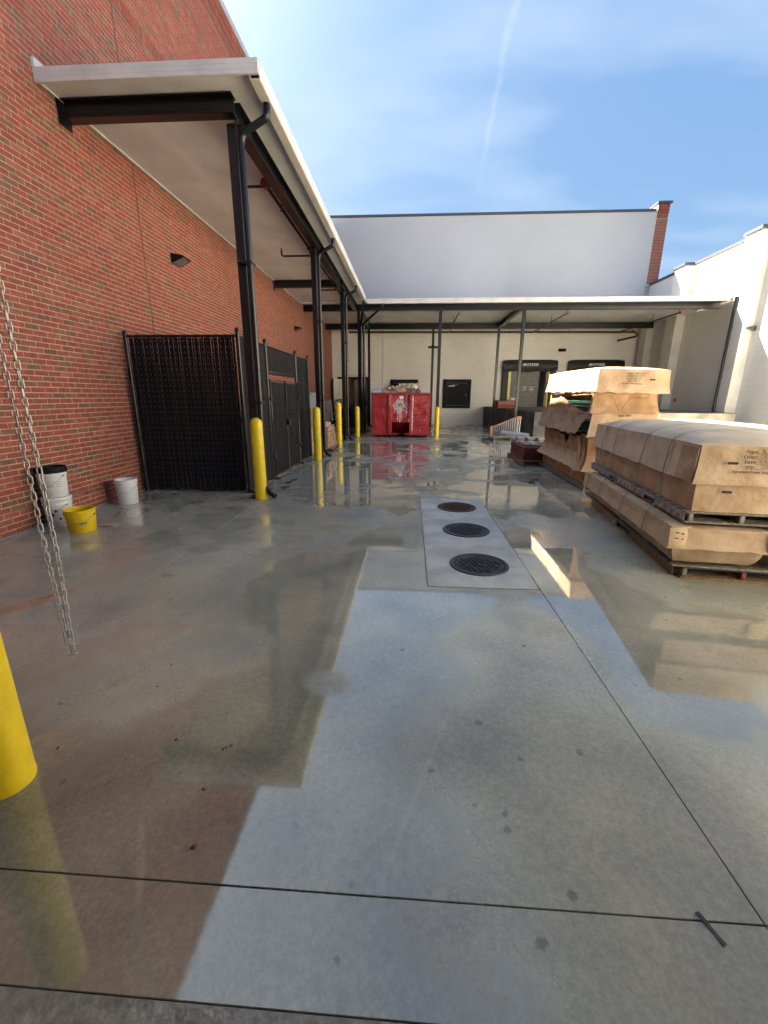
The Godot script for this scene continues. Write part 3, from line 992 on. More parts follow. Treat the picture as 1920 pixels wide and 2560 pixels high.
func build_open_door(b: Node3D) -> void:
	var z := BACK_Z
	var c := OPEN_DOOR
	var f := Mesher.new()
	f.span(Vector3(c[0] - 0.02, c[3] - 0.08, z - 0.16), Vector3(c[1] + 0.02, c[3] + 0.03, z + 0.035), 0.005)
	f.span(Vector3(c[0] - 0.03, 0, z - 0.16), Vector3(c[0] + 0.05, c[3] - 0.082, z + 0.03), 0.005)
	f.span(Vector3(c[1] - 0.05, 0, z - 0.16), Vector3(c[1] + 0.03, c[3] - 0.082, z + 0.03), 0.005)
	part("door_frame", f, M.black_steel, b)
	# the passage behind: brown walls in the dark
	var r := Mesher.new()
	r.span(Vector3(-4.55, -0.3, z - 0.302), Vector3(-4.40, 2.9, z - 4.0), 0.0)
	r.span(Vector3(-2.4, -0.3, z - 0.302), Vector3(-2.2, 2.9, z - 4.0), 0.0)
	r.span(Vector3(-4.399, -0.3, z - 3.8), Vector3(-2.401, 2.9, z - 4.0), 0.0)
	r.span(Vector3(-4.36, 0.0, z - 0.45), Vector3(-3.44, 2.6, z - 0.50), 0.004)
	r.span(Vector3(-4.399, 2.75, z - 0.302), Vector3(-2.401, 2.9, z - 3.799), 0.0)
	r.span(Vector3(-4.399, -0.3, z - 0.302), Vector3(-2.401, -0.01, z - 3.799), 0.0)
	part("passage", r, M.brown_wall, b)
	var d := Mesher.new()
	d.span(Vector3(-3.40, 0.01, z - 0.15), Vector3(-2.56, 2.55, z - 0.105), 0.004)
	var leaf := part("door", d, M.brown_board, b)
	var hd := Mesher.new()
	hd.tube([Vector3(-3.32, 0.95, z - 0.07), Vector3(-3.32, 1.22, z - 0.07)], 0.015, 8)
	part("handle", hd, M.alu, leaf)
	var d2 := Mesher.new()
	d2.box(Vector3(0.92, 2.55, 0.045), turned(Vector3(-4.26, 1.29, z + 0.50), 0, deg_to_rad(66), 0), 0.004)
	var leaf2 := part("door", d2, M.beige_door, b)
	var ed := Mesher.new()
	ed.box(Vector3(0.05, 2.55, 0.06), turned(Vector3(-4.475, 1.29, z + 0.93), 0, deg_to_rad(66), 0), 0.004)
	part("edge_guard", ed, M.black_matte, leaf2)


func build_dock_door(b: Node3D, c: Array, k: int) -> void:
	var z := BACK_Z
	# rolling curtain, half width of the opening stays dark behind its guide
	var s := Mesher.new()
	var y: float = c[2] + 0.02
	while y < c[3] - 0.03:
		s.box(Vector3(c[1] - c[0] - 0.40, 0.068, 0.02), turned(Vector3((c[0] + c[1]) * 0.5 - 0.16, y + 0.035, z - 0.16), 0.12, 0, 0), 0.004)
		y += 0.075
	var curtain := part("rolling_door", s, M.shutter, b)
	for r in 2:
		for i in 3:
			var g := Mesher.new()
			g.box(Vector3(0.22, 0.05, 0.012), at(c[0] + 0.42 + i * 0.42, 2.02 + r * 0.13, z - 0.143), 0.004)
			part("pane", g, M.glass, curtain)
	var dk := Mesher.new()
	dk.span(Vector3(c[0] - 0.3, c[2] - 0.2, z - 3.0), Vector3(c[1] + 0.3, c[3] + 0.4, z - 3.1), 0.0)
	for sx in [c[0] - 0.3, c[1] + 0.2]:
		dk.span(Vector3(sx, c[2] - 0.2, z - 0.302), Vector3(sx + 0.1, c[3] + 0.4, z - 2.999), 0.0)
	dk.span(Vector3(c[0] - 0.199, c[3] + 0.3, z - 0.302), Vector3(c[1] + 0.199, c[3] + 0.4, z - 2.999), 0.0)
	dk.span(Vector3(c[0] - 0.199, c[2] - 0.2, z - 0.302), Vector3(c[1] + 0.199, c[2] - 0.02, z - 2.999), 0.0)
	part("bay", dk, M.block_joint, b)
	# padded dock seal round the opening
	var h := Mesher.new()
	var x0: float = c[0] - 0.54
	var x1: float = c[1] + 0.50
	var front := func(u: float, v: float) -> Vector3:
		var px := lerpf(x0, x1, u)
		var sag := 0.035 * sin(u * 17.0 + k) * v + 0.05 * sin(u * PI) * v
		var edge := 0.05 * pow(absf(u - 0.5) * 2.0, 8.0)
		return Vector3(px, 3.63 - edge - (0.58 + sag) * v, z + 0.16 + 0.14 * sin(v * PI * 0.85) + 0.02 * sin(u * 40.0 + v * 5.0) * v)
	h.sheet(front, 36, 8, 0.14, Vector3(0, 0, 1))
	var hood := part("dock_seal", h, M.rubber, b)
	for sd in [0, 1]:
		var p := Mesher.new()
		var xa: float = x0 + 0.02 if sd == 0 else x1 - 0.36
		p.span(Vector3(xa, c[2], z + 0.004), Vector3(xa + 0.33, 3.2, z + 0.17), 0.03)
		part("side_pad", p, M.rubber, hood)
		var yp := Mesher.new()
		var xb: float = xa + 0.33 if sd == 0 else xa - 0.09
		yp.span(Vector3(xb, c[2], z + 0.004), Vector3(xb + 0.09, 2.98, z + 0.13), 0.012)
		part("guard_strip", yp, M.yellow, hood)
	lettering(hood, "EASTERN", 0.14, Vector3((c[0] + c[1]) * 0.5 - 0.02, 3.36, z + 0.325), Basis.IDENTITY, M.sign, "lettering")
	var lg := Mesher.new()
	for q in 3:
		lg.box(Vector3(0.05, 0.13 - q * 0.03, 0.008), turned(Vector3((c[0] + c[1]) * 0.5 - 0.42 + q * 0.06, 3.36, z + 0.322), 0, 0, -0.6), 0.001)
	part("emblem", lg, M.sign, hood)


func lettering(parent: Node, text: String, high: float, p: Vector3, bs: Basis, m: Material, called := "lettering", italic := false, thick := 0.002) -> MeshInstance3D:
	var t := TextMesh.new()
	var f := SystemFont.new()
	f.font_names = PackedStringArray(["Droid Sans"])
	f.font_weight = 700
	f.font_italic = italic
	t.font = f
	t.text = text
	t.font_size = 32
	t.pixel_size = high / 23.0
	t.depth = thick
	t.curve_step = 2.0
	return part(called, t, m, parent, Transform3D(bs, p))


func build_right_wall() -> void:
	var b := thing("block_wall", "long white painted block wall with shallow pilasters facing the brick building", "wall", Vector3.ZERO)
	var w := Mesher.new()
	w.span(Vector3(12.656, -0.3, 4.0), Vector3(13.0, 7.36, BACK_Z), 0.0)
	part("wall", w, M.block_joint, b)
	var tints := [[3.0, Color(0.80, 0.78, 0.73)], [2.0, Color(0.81, 0.79, 0.74)], [1.0, Color(0.785, 0.765, 0.715)]]
	masonry(b, Vector3(12.656, 0.004, -8.0), Vector3(0, 0, -1), Vector3(-1, 0, 0), 17.7, 0.0, 7.36, Vector2(0.4064, 0.2032), 0.008, 0.005, tints, M.block, "block", [], 300)
	for z in [-22.4, -18.05, -13.7]:
		var p := Mesher.new()
		p.span(Vector3(12.25, -0.3, z + 0.40), Vector3(12.70, 7.36, z - 0.40), 0.01)
		part("pilaster", p, M.white_paint, b)
		var c := Mesher.new()
		c.span(Vector3(12.19, 7.362, z + 0.46), Vector3(13.05, 7.48, z - 0.46), 0.008)
		part("pilaster_cap", c, M.coping, b)
	var cp := Mesher.new()
	cp.span(Vector3(12.60, 7.361, 4.0), Vector3(13.04, 7.475, BACK_Z), 0.006)
	part("coping", cp, M.coping, b)
	# shallow corner pier beside the dock
	var cr := Mesher.new()
	cr.span(Vector3(12.30, -0.3, -24.55), Vector3(12.68, 5.3, -25.2), 0.01)
	part("pilaster", cr, M.white_paint, b)
	var pipe := Mesher.new()
	pipe.tube([Vector3(12.20, 5.30, -18.2), Vector3(12.20, 0.0, -18.2)], 0.055, 10)
	for y in [0.6, 2.4, 4.2]:
		pipe.box(Vector3(0.09, 0.03, 0.14), at(12.215, y, -18.2), 0.004)
	tag(part("downpipe", pipe, M.black_steel), "black round downpipe fixed to the white pilaster under the canopy end", "downpipe")
	var l := thing("wall_light", "small grey wedge wall light high on the white block wall", "wall light", Vector3(12.64, 4.08, -17.65))
	wall_light_parts(l, Vector3(-1, 0, 0), M.iron)
	var cd := Mesher.new()
	cd.tube([Vector3(12.62, 6.30, -23.2), Vector3(12.62, 6.32, -21.0), Vector3(12.16, 6.34, -18.5), Vector3(12.16, 6.34, -17.55), Vector3(12.60, 6.36, -17.2), Vector3(12.62, 6.40, -10.0)], 0.022, 8)
	cd.box(Vector3(0.08, 0.16, 0.12), at(12.62, 6.31, -21.3), 0.01)
	tag(part("conduit", cd, M.white_metal), "thin white horizontal conduit running along the block wall above the canopy", "conduit")
	var cc := Mesher.new()
	cc.tube([Vector3(12.635, 5.28, -21.6), Vector3(12.635, 1.56, -21.6)], 0.014, 8)
	tag(part("conduit", cc, M.white_metal), "thin white vertical conduit dropping to the red alarm box", "conduit")
	var ab := Mesher.new()
	ab.span(Vector3(12.58, 1.42, -21.54), Vector3(12.654, 1.56, -21.66), 0.01)
	ab.span(Vector3(12.565, 1.46, -21.58), Vector3(12.581, 1.50, -21.62), 0.004)
	tag(part("alarm_box", ab, M.red_box), "small red fire alarm box low on the white block wall", "alarm box")


func wall_light_parts(l: Node3D, out: Vector3, m: Material) -> void:
	var side := out.cross(Vector3.UP)
	var bs := Basis(side, Vector3.UP, out)
	var s := Mesher.new()
	# wedge: deep at the top, lens below facing down and out
	var w := 0.17
	var p := [Vector3(-w, -0.08, 0), Vector3(w, -0.08, 0), Vector3(w, 0.09, 0), Vector3(-w, 0.09, 0), Vector3(-w * 0.85, 0.02, 0.24), Vector3(w * 0.85, 0.02, 0.24), Vector3(w * 0.85, 0.06, 0.22), Vector3(-w * 0.85, 0.06, 0.22)]
	for f in [[3, 2, 6, 7], [7, 6, 5, 4], [0, 3, 7, 4], [1, 2, 6, 5], [0, 1, 2, 3]]:
		var mid: Vector3 = (p[f[0]] + p[f[1]] + p[f[2]] + p[f[3]]) * 0.25
		s.face(bs * p[f[0]], bs * p[f[1]], bs * p[f[2]], bs * p[f[3]], bs * (mid - Vector3(0, 0.02, 0.08)))
	part("housing", s, m, l)
	var g := Mesher.new()
	var q := [Vector3(-w * 0.9, -0.072, 0.015), Vector3(w * 0.9, -0.072, 0.015), Vector3(w * 0.8, 0.016, 0.225), Vector3(-w * 0.8, 0.016, 0.225)]
	g.face(bs * q[0], bs * q[1], bs * q[2], bs * q[3], bs * Vector3(0, -1, 0.4))
	part("lens", g, M.lens, l)


# The doorway in which the camera stands: jambs, lintel and the dark steel hood of its rolling door overhead.
func build_doorway() -> void:
	var b := thing("doorway_wall", "wall with a wide rolling door opening facing the yard", "wall", Vector3.ZERO)
	var w := Mesher.new()
	w.span(Vector3(-4.6, -0.3, -0.62), Vector3(-2.3, 4.4, -0.98), 0.01)
	w.span(Vector3(3.3, -0.3, -0.62), Vector3(12.6, 4.4, -0.98), 0.01)
	w.span(Vector3(-2.3, 3.7, -0.62), Vector3(3.3, 4.4, -0.98), 0.0)
	part("wall", w, M.white_paint, b)
	# unseen room added behind it, to keep the floor at the threshold dark
	var rm := Mesher.new()
	rm.span(Vector3(-4.6, 4.1, -0.619), Vector3(12.6, 4.4, 9.0), 0.0)
	rm.span(Vector3(-4.6, -0.3, 8.7), Vector3(12.6, 4.099, 9.0), 0.0)
	rm.span(Vector3(-4.6, -0.3, -0.619), Vector3(-4.4, 4.099, 8.699), 0.0)
	rm.span(Vector3(12.4, -0.3, -0.619), Vector3(12.6, 4.099, 8.699), 0.0)
	part("added_shade_room", rm, M.block_joint, b)
	var h := Mesher.new()
	h.span(Vector3(-2.5, 3.60, -0.981), Vector3(3.4, 4.15, -2.27), 0.02)
	part("door_hood", h, M.black_steel, b)


# ---- canopies -------------------------------------------------------------------------------------------------------

func i_beam(m: Mesher, a: Vector3, b: Vector3, wide: float, high: float) -> void:
	# a and b run along the middle of the beam
	var t := 0.014
	m.bar(a + Vector3(0, high * 0.5 - t * 0.5, 0), b + Vector3(0, high * 0.5 - t * 0.5, 0), wide, t, 0.003)
	m.bar(a - Vector3(0, high * 0.5 - t * 0.5, 0), b - Vector3(0, high * 0.5 - t * 0.5, 0), wide, t, 0.003)
	m.bar(a, b, 0.012, high - 2.0 * t, 0.0)


func column(parent: Node3D, x: float, z: float, top: float, wide := 0.125) -> MeshInstance3D:
	var m := Mesher.new()
	m.span(Vector3(x - wide * 0.5, 0.02, z - wide * 0.5), Vector3(x + wide * 0.5, top, z + wide * 0.5), 0.012)
	var o := part("column", m, M.black_steel, parent)
	var p := Mesher.new()
	p.span(Vector3(x - 0.14, 0.0, z - 0.14), Vector3(x + 0.14, 0.02, z + 0.14), 0.004)
	part("base_plate", p, M.black_steel, o)
	for sx in [-1, 1]:
		for sz in [-1, 1]:
			var bolt := Mesher.new()
			bolt.lathe([Vector2(0.014, 0.02), Vector2(0.014, 0.042), Vector2(0.006, 0.045), Vector2(0.006, 0.06), Vector2(0.0, 0.06)], 6, at(x + sx * 0.115, 0, z + sz * 0.115))
			part("bolt", bolt, M.alu, o)
	return o


func build_canopies() -> void:
	var c := thing("canopy", "pale flat roof canopy on black steel columns along the brick wall", "canopy", Vector3.ZERO)
	var s := Mesher.new()
	s.span(Vector3(WALL_X + 0.03, 5.30, -6.05), Vector3(-2.0, 5.335, -18.6), 0.002)
	part("soffit", s, M.soffit, c)
	var tr := Mesher.new()
	tr.span(Vector3(WALL_X + 0.002, 5.275, -6.06), Vector3(WALL_X + 0.028, 5.31, -18.6), 0.003)
	part("wall_angle", tr, M.fascia, c)
	var d := Mesher.new()
	d.span(Vector3(WALL_X + 0.002, 5.336, -6.03), Vector3(-1.9, 5.40, -18.6), 0.002)
	part("roof_deck", d, M.fascia, c)
	var f := Mesher.new()
	f.span(Vector3(WALL_X - 0.0, 5.255, -6.0), Vector3(-1.868, 5.405, -6.045), 0.006)
	for y in [5.30, 5.35]:
		f.span(Vector3(WALL_X + 0.0, y, -5.996), Vector3(-1.872, y + 0.012, -6.001), 0.002)
	part("end_fascia", f, M.fascia, c)
	var g := Mesher.new()
	g.span(Vector3(-1.992, 5.215, -6.046), Vector3(-1.868, 5.23, -18.05), 0.003)
	part("gutter_bottom", g, M.gutter, c)
	var g2 := Mesher.new()
	g2.span(Vector3(-1.878, 5.231, -6.046), Vector3(-1.864, 5.41, -18.05), 0.003)
	part("gutter_face", g2, M.fascia, c)
	var g3 := Mesher.new()
	g3.span(Vector3(-1.998, 5.231, -6.046), Vector3(-1.988, 5.34, -18.05), 0.002)
	part("gutter_back", g3, M.gutter, c)
	var fs := Mesher.new()
	fs.span(Vector3(WALL_X + 0.002, 5.402, -5.99), Vector3(WALL_X + 0.05, 5.50, -18.6), 0.004)
	part("wall_flashing", fs, M.fascia, c)
	var lb := Mesher.new()
	i_beam(lb, Vector3(-2.40, 5.175, -6.58), Vector3(-2.40, 5.175, -19.0), 0.17, 0.245)
	part("edge_beam", lb, M.black_steel, c)
	for z in [-6.42, -15.2]:
		var x := Mesher.new()
		i_beam(x, Vector3(WALL_X + 0.04, 5.18, z), Vector3(-2.34, 5.18, z), 0.16, 0.215)
		x.span(Vector3(WALL_X + 0.002, 5.0, z - 0.11), Vector3(WALL_X + 0.02, 5.29, z + 0.11), 0.003)
		part("cross_beam", x, M.black_steel, c)
	for z in [-6.58, -11.35, -15.75]:
		var col := column(c, -2.44, z, 5.052)
		# downpipe beside the column with an elbow under the gutter and a shoe at the foot
		var p := Mesher.new()
		var px := -2.30
		var pz: float = z + 0.11
		p.tube([Vector3(-1.93, 5.225, pz), Vector3(-1.93, 5.12, pz), Vector3(-1.96, 5.06, pz), Vector3(-2.22, 4.93, pz), Vector3(-2.28, 4.87, pz), Vector3(px, 4.78, pz), Vector3(px, 0.30, pz), Vector3(px + 0.01, 0.20, pz + 0.01), Vector3(px + 0.08, 0.10, pz + 0.05), Vector3(px + 0.17, 0.055, pz + 0.09)], 0.044, 12)
		var dp := part("downpipe", p, M.black_steel, c)
		var st := Mesher.new()
		for y in [1.5, 3.4]:
			st.box(Vector3(0.22, 0.035, 0.14), at(px - 0.06, y, pz - 0.03), 0.006)
		part("pipe_clamp", st, M.black_steel, dp)
	# back canopy
	var k := thing("canopy", "pale flat roof canopy on black steel columns in front of the white building", "canopy", Vector3.ZERO)
	var bs := Mesher.new()
	bs.span(Vector3(WALL_X + 0.03, 5.30, -18.62), Vector3(12.24, 5.335, -25.5), 0.002)
	part("soffit", bs, M.soffit, k)
	var bd := Mesher.new()
	bd.span(Vector3(WALL_X + 0.03, 5.336, -18.62), Vector3(12.62, 5.39, BACK_Z + 0.01), 0.002)
	part("roof_deck", bd, M.fascia, k)
	var bf := Mesher.new()
	bf.span(Vector3(-1.862, 5.235, -18.575), Vector3(12.245, 5.405, -18.62), 0.005)
	bf.span(Vector3(-1.862, 5.37, -18.55), Vector3(12.25, 5.408, -18.576), 0.004)
	part("front_fascia", bf, M.fascia, k)
	var in_step := Mesher.new()
	in_step.span(Vector3(WALL_X + 0.03, 5.262, -18.58), Vector3(-2.5, 5.299, -18.64), 0.003)
	part("soffit_step", in_step, M.fascia, k)
	var fb := Mesher.new()
	i_beam(fb, Vector3(WALL_X + 0.03, 5.17, -19.1), Vector3(12.24, 5.17, -19.1), 0.18, 0.255)
	part("front_beam", fb, M.black_steel, k)
	var rb := Mesher.new()
	i_beam(rb, Vector3(WALL_X + 0.03, 5.155, -23.85), Vector3(12.24, 5.155, -23.85), 0.18, 0.29)
	part("rear_beam", rb, M.black_steel, k)
	for x in [-2.28, 4.52]:
		var xb := Mesher.new()
		i_beam(xb, Vector3(x, 5.18, -19.2), Vector3(x, 5.18, -23.75), 0.15, 0.22)
		part("cross_beam", xb, M.black_steel, k)
	for p in [[-2.26, -19.1], [1.16, -19.1], [4.58, -19.1], [-2.30, -23.85], [1.10, -23.85], [4.50, -23.85]]:
		column(k, p[0], p[1], 5.04 if p[1] > -20.0 else 5.008, 0.125)
	# the corner column carries two downpipes that fork to both gutters
	for sg in [0, 1]:
		var dpm := Mesher.new()
		var x0: float = -2.16 + sg * 0.12
		var end := Vector3(-1.93, 5.22, -17.95) if sg == 0 else Vector3(-1.25, 5.24, -18.64)
		dpm.tube([end, end - Vector3(0, 0.12, 0), Vector3(x0, 4.55, -18.93), Vector3(x0, 4.40, -18.95), Vector3(x0, 0.05, -18.95)], 0.05, 10)
		part("downpipe", dpm, M.black_steel, k)
	var el := Mesher.new()
	el.box(Vector3(0.30, 0.10, 0.12), at(1.10, 4.12, -23.74), 0.02)
	el.box(Vector3(0.10, 0.12, 0.10), turned(Vector3(0.90, 4.11, -23.72), 0.3, 0, 0), 0.02)
	el.box(Vector3(0.10, 0.12, 0.10), turned(Vector3(1.30, 4.11, -23.72), 0.3, 0, 0), 0.02)
	tag(part("emergency_light", el, M.black_matte), "black twin head emergency light clamped to a rear canopy column", "emergency light")
	var e2 := Mesher.new()
	e2.box(Vector3(0.40, 0.15, 0.10), at(8.42, 4.15, BACK_Z + 0.06), 0.02)
	e2.box(Vector3(0.10, 0.10, 0.06), at(8.34, 4.15, BACK_Z + 0.13), 0.02)
	e2.box(Vector3(0.10, 0.10, 0.06), at(8.50, 4.15, BACK_Z + 0.13), 0.02)
	tag(part("emergency_light", e2, M.black_matte), "black emergency light on the wall between the two dock doors", "emergency light")
	var l := thing("wall_light", "black wedge wall light on the brick above the slatted enclosure", "wall light", Vector3(WALL_X + 0.002, 4.13, -8.9))
	wall_light_parts(l, Vector3(1, 0, 0), M.black_matte)
	copy(l, "wall_light", Vector3(WALL_X + 0.002, 4.16, -17.7), 0.0, "black wedge wall light on the brick beside the far movement joint")


# ---- sprinkler pipes ------------------------------------------------------------------------------------------------

func coupling(m: Mesher, p: Vector3, axis: Vector3, r: float, long := 0.06) -> void:
	m.tube([p - axis * long * 0.5, p + axis * long * 0.5], r, 12)


func build_pipes() -> void:
	# along the brick-side canopy
	var t := thing("sprinkler_pipe", "dark sprinkler pipe with red fittings under the brick wall canopy", "pipe", Vector3.ZERO)
	var m := Mesher.new()
	var x := -2.62
	m.tube([Vector3(x, 5.16, -8.4), Vector3(x, 5.15, -18.6)], 0.03, 10)
	part("main_pipe", m, M.dark_pipe, t)
	for q in [[-8.45, 0.55], [-12.0, 0.75], [-15.6, 0.6]]:
		var br := Mesher.new()
		if q[0] > -9.0:
			br.tube([Vector3(x, 5.14, q[0]), Vector3(x - q[1], 5.14, q[0])], 0.024, 8)
		else:
			br.tube([Vector3(x, 5.08, q[0]), Vector3(x - q[1], 5.08, q[0]), Vector3(x - q[1] - 0.04, 5.11, q[0]), Vector3(x - q[1] - 0.04, 5.20, q[0])], 0.024, 8)
		part("branch", br, M.dark_pipe, t)
		var cp := Mesher.new()
		coupling(cp, Vector3(x, 5.15, q[0] + 0.05), Vector3(0, 0, 1), 0.062)
		if q[0] < -9.0:
			part("fitting", cp, M.red_pipe, t)
			cp = Mesher.new()
			coupling(cp, Vector3(x, 5.15, q[0] + 0.3), Vector3(0, 0, 1), 0.05)
			part("fitting", cp, M.red_pipe, t)
			cp = Mesher.new()
			coupling(cp, Vector3(x - q[1] - 0.04, 5.235, q[0]), Vector3(0, 1, 0), 0.018, 0.05)
		else:
			coupling(cp, Vector3(x, 5.18, q[0] + 0.01), Vector3(0, 0, 1), 0.085, 0.05)
		part("fitting", cp, M.red_pipe, t)
	for z in [-9.4, -11.6, -13.7, -16.4]:
		var h := Mesher.new()
		h.tube([Vector3(x, 5.30, z), Vector3(x, 5.11, z)], 0.007, 6)
		h.box(Vector3(0.08, 0.012, 0.02), at(x, 5.115, z), 0.002)
		part("hanger", h, M.black_matte, t)
	# across the back wall
	var b := thing("sprinkler_pipe", "long dark sprinkler main with red elbows in front of the white building", "pipe", Vector3.ZERO)
	var mm := Mesher.new()
	mm.tube([Vector3(-3.45, 4.99, -24.6), Vector3(11.75, 4.93, -24.6)], 0.05, 10)
	part("main_pipe", mm, M.dark_pipe, b)
	var tail := Mesher.new()
	tail.tube([Vector3(11.72, 4.90, -24.6), Vector3(11.84, 4.86, -24.6), Vector3(11.86, 4.76, -24.6), Vector3(11.74, 4.70, -24.6)], 0.062, 10)
	part("elbow", tail, M.red_pipe, b)
	var tl := Mesher.new()
	tl.tube([Vector3(11.74, 4.70, -24.6), Vector3(10.85, 4.50, -24.5)], 0.052, 10)
	part("tail_pipe", tl, M.dark_pipe, b)
	for q in [-3.4, -2.95, -2.4, -1.65, 11.6]:
		var cp := Mesher.new()
		coupling(cp, Vector3(q, 4.985, -24.6), Vector3(1, 0, 0), 0.066, 0.14)
		part("fitting", cp, M.red_pipe, b)
	for q in [1.93, 6.45, 11.0]:
		var br := Mesher.new()
		br.tube([Vector3(q + 0.05, 4.97, -24.6), Vector3(q, 4.99, -19.5)], 0.026, 8)
		part("branch", br, M.dark_pipe, b)
		var cp2 := Mesher.new()
		coupling(cp2, Vector3(q, 4.99, -19.45), Vector3(0, 0, 1), 0.055, 0.12)
		part("fitting", cp2, M.red_pipe, b)
		cp2 = Mesher.new()
		coupling(cp2, Vector3(q + 0.05, 4.97, -24.5), Vector3(0, 0, 1), 0.06, 0.08)
		part("fitting", cp2, M.red_pipe, b)
		for z in [-19.6, -21.6]:
			var h2 := Mesher.new()
			h2.tube([Vector3(q, 5.30, z), Vector3(q, 4.97, z)], 0.008, 6)
			part("hanger", h2, M.black_matte, b)
	var q2 := -1.0
	while q2 < 11.5:
		var h3 := Mesher.new()
		h3.tube([Vector3(q2, 5.30, -24.6), Vector3(q2, 4.93, -24.6)], 0.009, 6)
		part("hanger", h3, M.black_matte, b)
		q2 += 1.55
	# conduit with a horn beside the first hatch
	var cd := Mesher.new()
	cd.tube([Vector3(-1.66, 4.95, BACK_Z + 0.02), Vector3(-1.66, 0.3, BACK_Z + 0.02)], 0.014, 8)
	cd.box(Vector3(0.10, 0.14, 0.05), at(-1.67, 4.62, BACK_Z + 0.03), 0.01)
	tag(part("conduit", cd, M.white_metal), "thin pale conduit running down the block wall beside the hatch", "conduit")
	var cam := Mesher.new()
	cam.tube([Vector3(-3.62, 3.55, BACK_Z + 0.012), Vector3(-3.62, 3.55, BACK_Z + 0.16)], 0.05, 12, true, false, 0.035)
	cam.box(Vector3(0.14, 0.14, 0.02), at(-3.62, 3.55, BACK_Z + 0.01), 0.004)
	tag(part("wall_camera", cam, M.white_metal), "small white camera on the block wall above the open door", "camera")


# ---- slatted chain link enclosure -----------------------------------------------------------------------------------

func fence_bay(t: Node3D, a: Vector3, b: Vector3, y0: float, y1: float, slat_mesh: Array, name_at: String) -> void:
	var dir := (b - a).normalized()
	var out := dir.cross(Vector3.UP)
	var length := a.distance_to(b)
	# woven wire
	var w := Mesher.new()
	var pitch := 0.038
	var count := int(length / pitch)
	var r := 0.0024
	for k in count:
		var u0 := (k + 0.5) * pitch
		var prev := Vector3.ZERO
		var y := y0
		var side := 1.0 if k % 2 else -1.0
		var i := 0
		while y <= y1 + 0.035:
			var sg := side * (1.0 if i % 2 else -1.0)
			var p := a + dir * (u0 + sg * pitch * 0.52) + Vector3(0, y, 0) + out * (0.0055 * (1.0 if i % 2 else -1.0))
			if i > 0:
				var d := (p - prev).normalized()
				var s1 := d.cross(out).normalized() * r
				var s2 := out * r
				for f in [[s1, s2], [s2, -s1], [-s1, -s2], [-s2, s1]]:
					var mm: Vector3 = (f[0] + f[1]).normalized()
					w.quad(prev + f[0], p + f[0], p + f[1], prev + f[1], mm)
			prev = p
			y += 0.042
			i += 1
	var o := part("chain_link_mesh", w, M.black_wire, t)
	o.set_meta("kind", "stuff")
	# privacy slats pushed down through the mesh, each its own piece
	var bs := Basis(dir, Vector3.UP, dir.cross(Vector3.UP))
	var key := snappedf(y1 - y0, 0.01)
	for k in count + 1:
		var u := k * pitch
		if u < 0.02 or u > length - 0.02:
			continue
		var drop := rng.randf_range(-0.02, 0.005)
		var tilt := Basis(bs.z, rng.randf_range(-0.004, 0.004)) * Basis(Vector3.UP, rng.randf_range(-0.16, 0.16))
		part("slat", slat_for(key), M.slat, t, Transform3D(tilt * bs, a + dir * u + Vector3(0, (y0 + y1) * 0.5 + drop, 0)))


var slat_kinds := {}

func slat_for(high: float) -> Mesh:
	if not slat_kinds.has(high):
		var m := Mesher.new()
		m.box(Vector3(0.0362, high - 0.03, 0.004), Transform3D.IDENTITY, 0.001)
		slat_kinds[high] = m.mesh()
	return slat_kinds[high]


func fence_post(t: Node3D, x: float, z: float, high: float, r := 0.032) -> void:
	var p := Mesher.new()
	p.lathe([Vector2(r, 0.0), Vector2(r, high - 0.05), Vector2(r + 0.006, high - 0.05), Vector2(r + 0.006, high - 0.01), Vector2(r * 0.6, high + 0.015), Vector2(0.0, high + 0.02)], 14, at(x, 0, z))
	var o := part("post", p, M.black_steel, t)
	var b := Mesher.new()
	for y in [0.35, 0.75, 1.25, 1.7, 2.15]:
		b.lathe([Vector2(r + 0.005, y - 0.011), Vector2(r + 0.005, y + 0.011)], 14, at(x, 0, z))
	part("tension_band", b, M.black_steel, o)


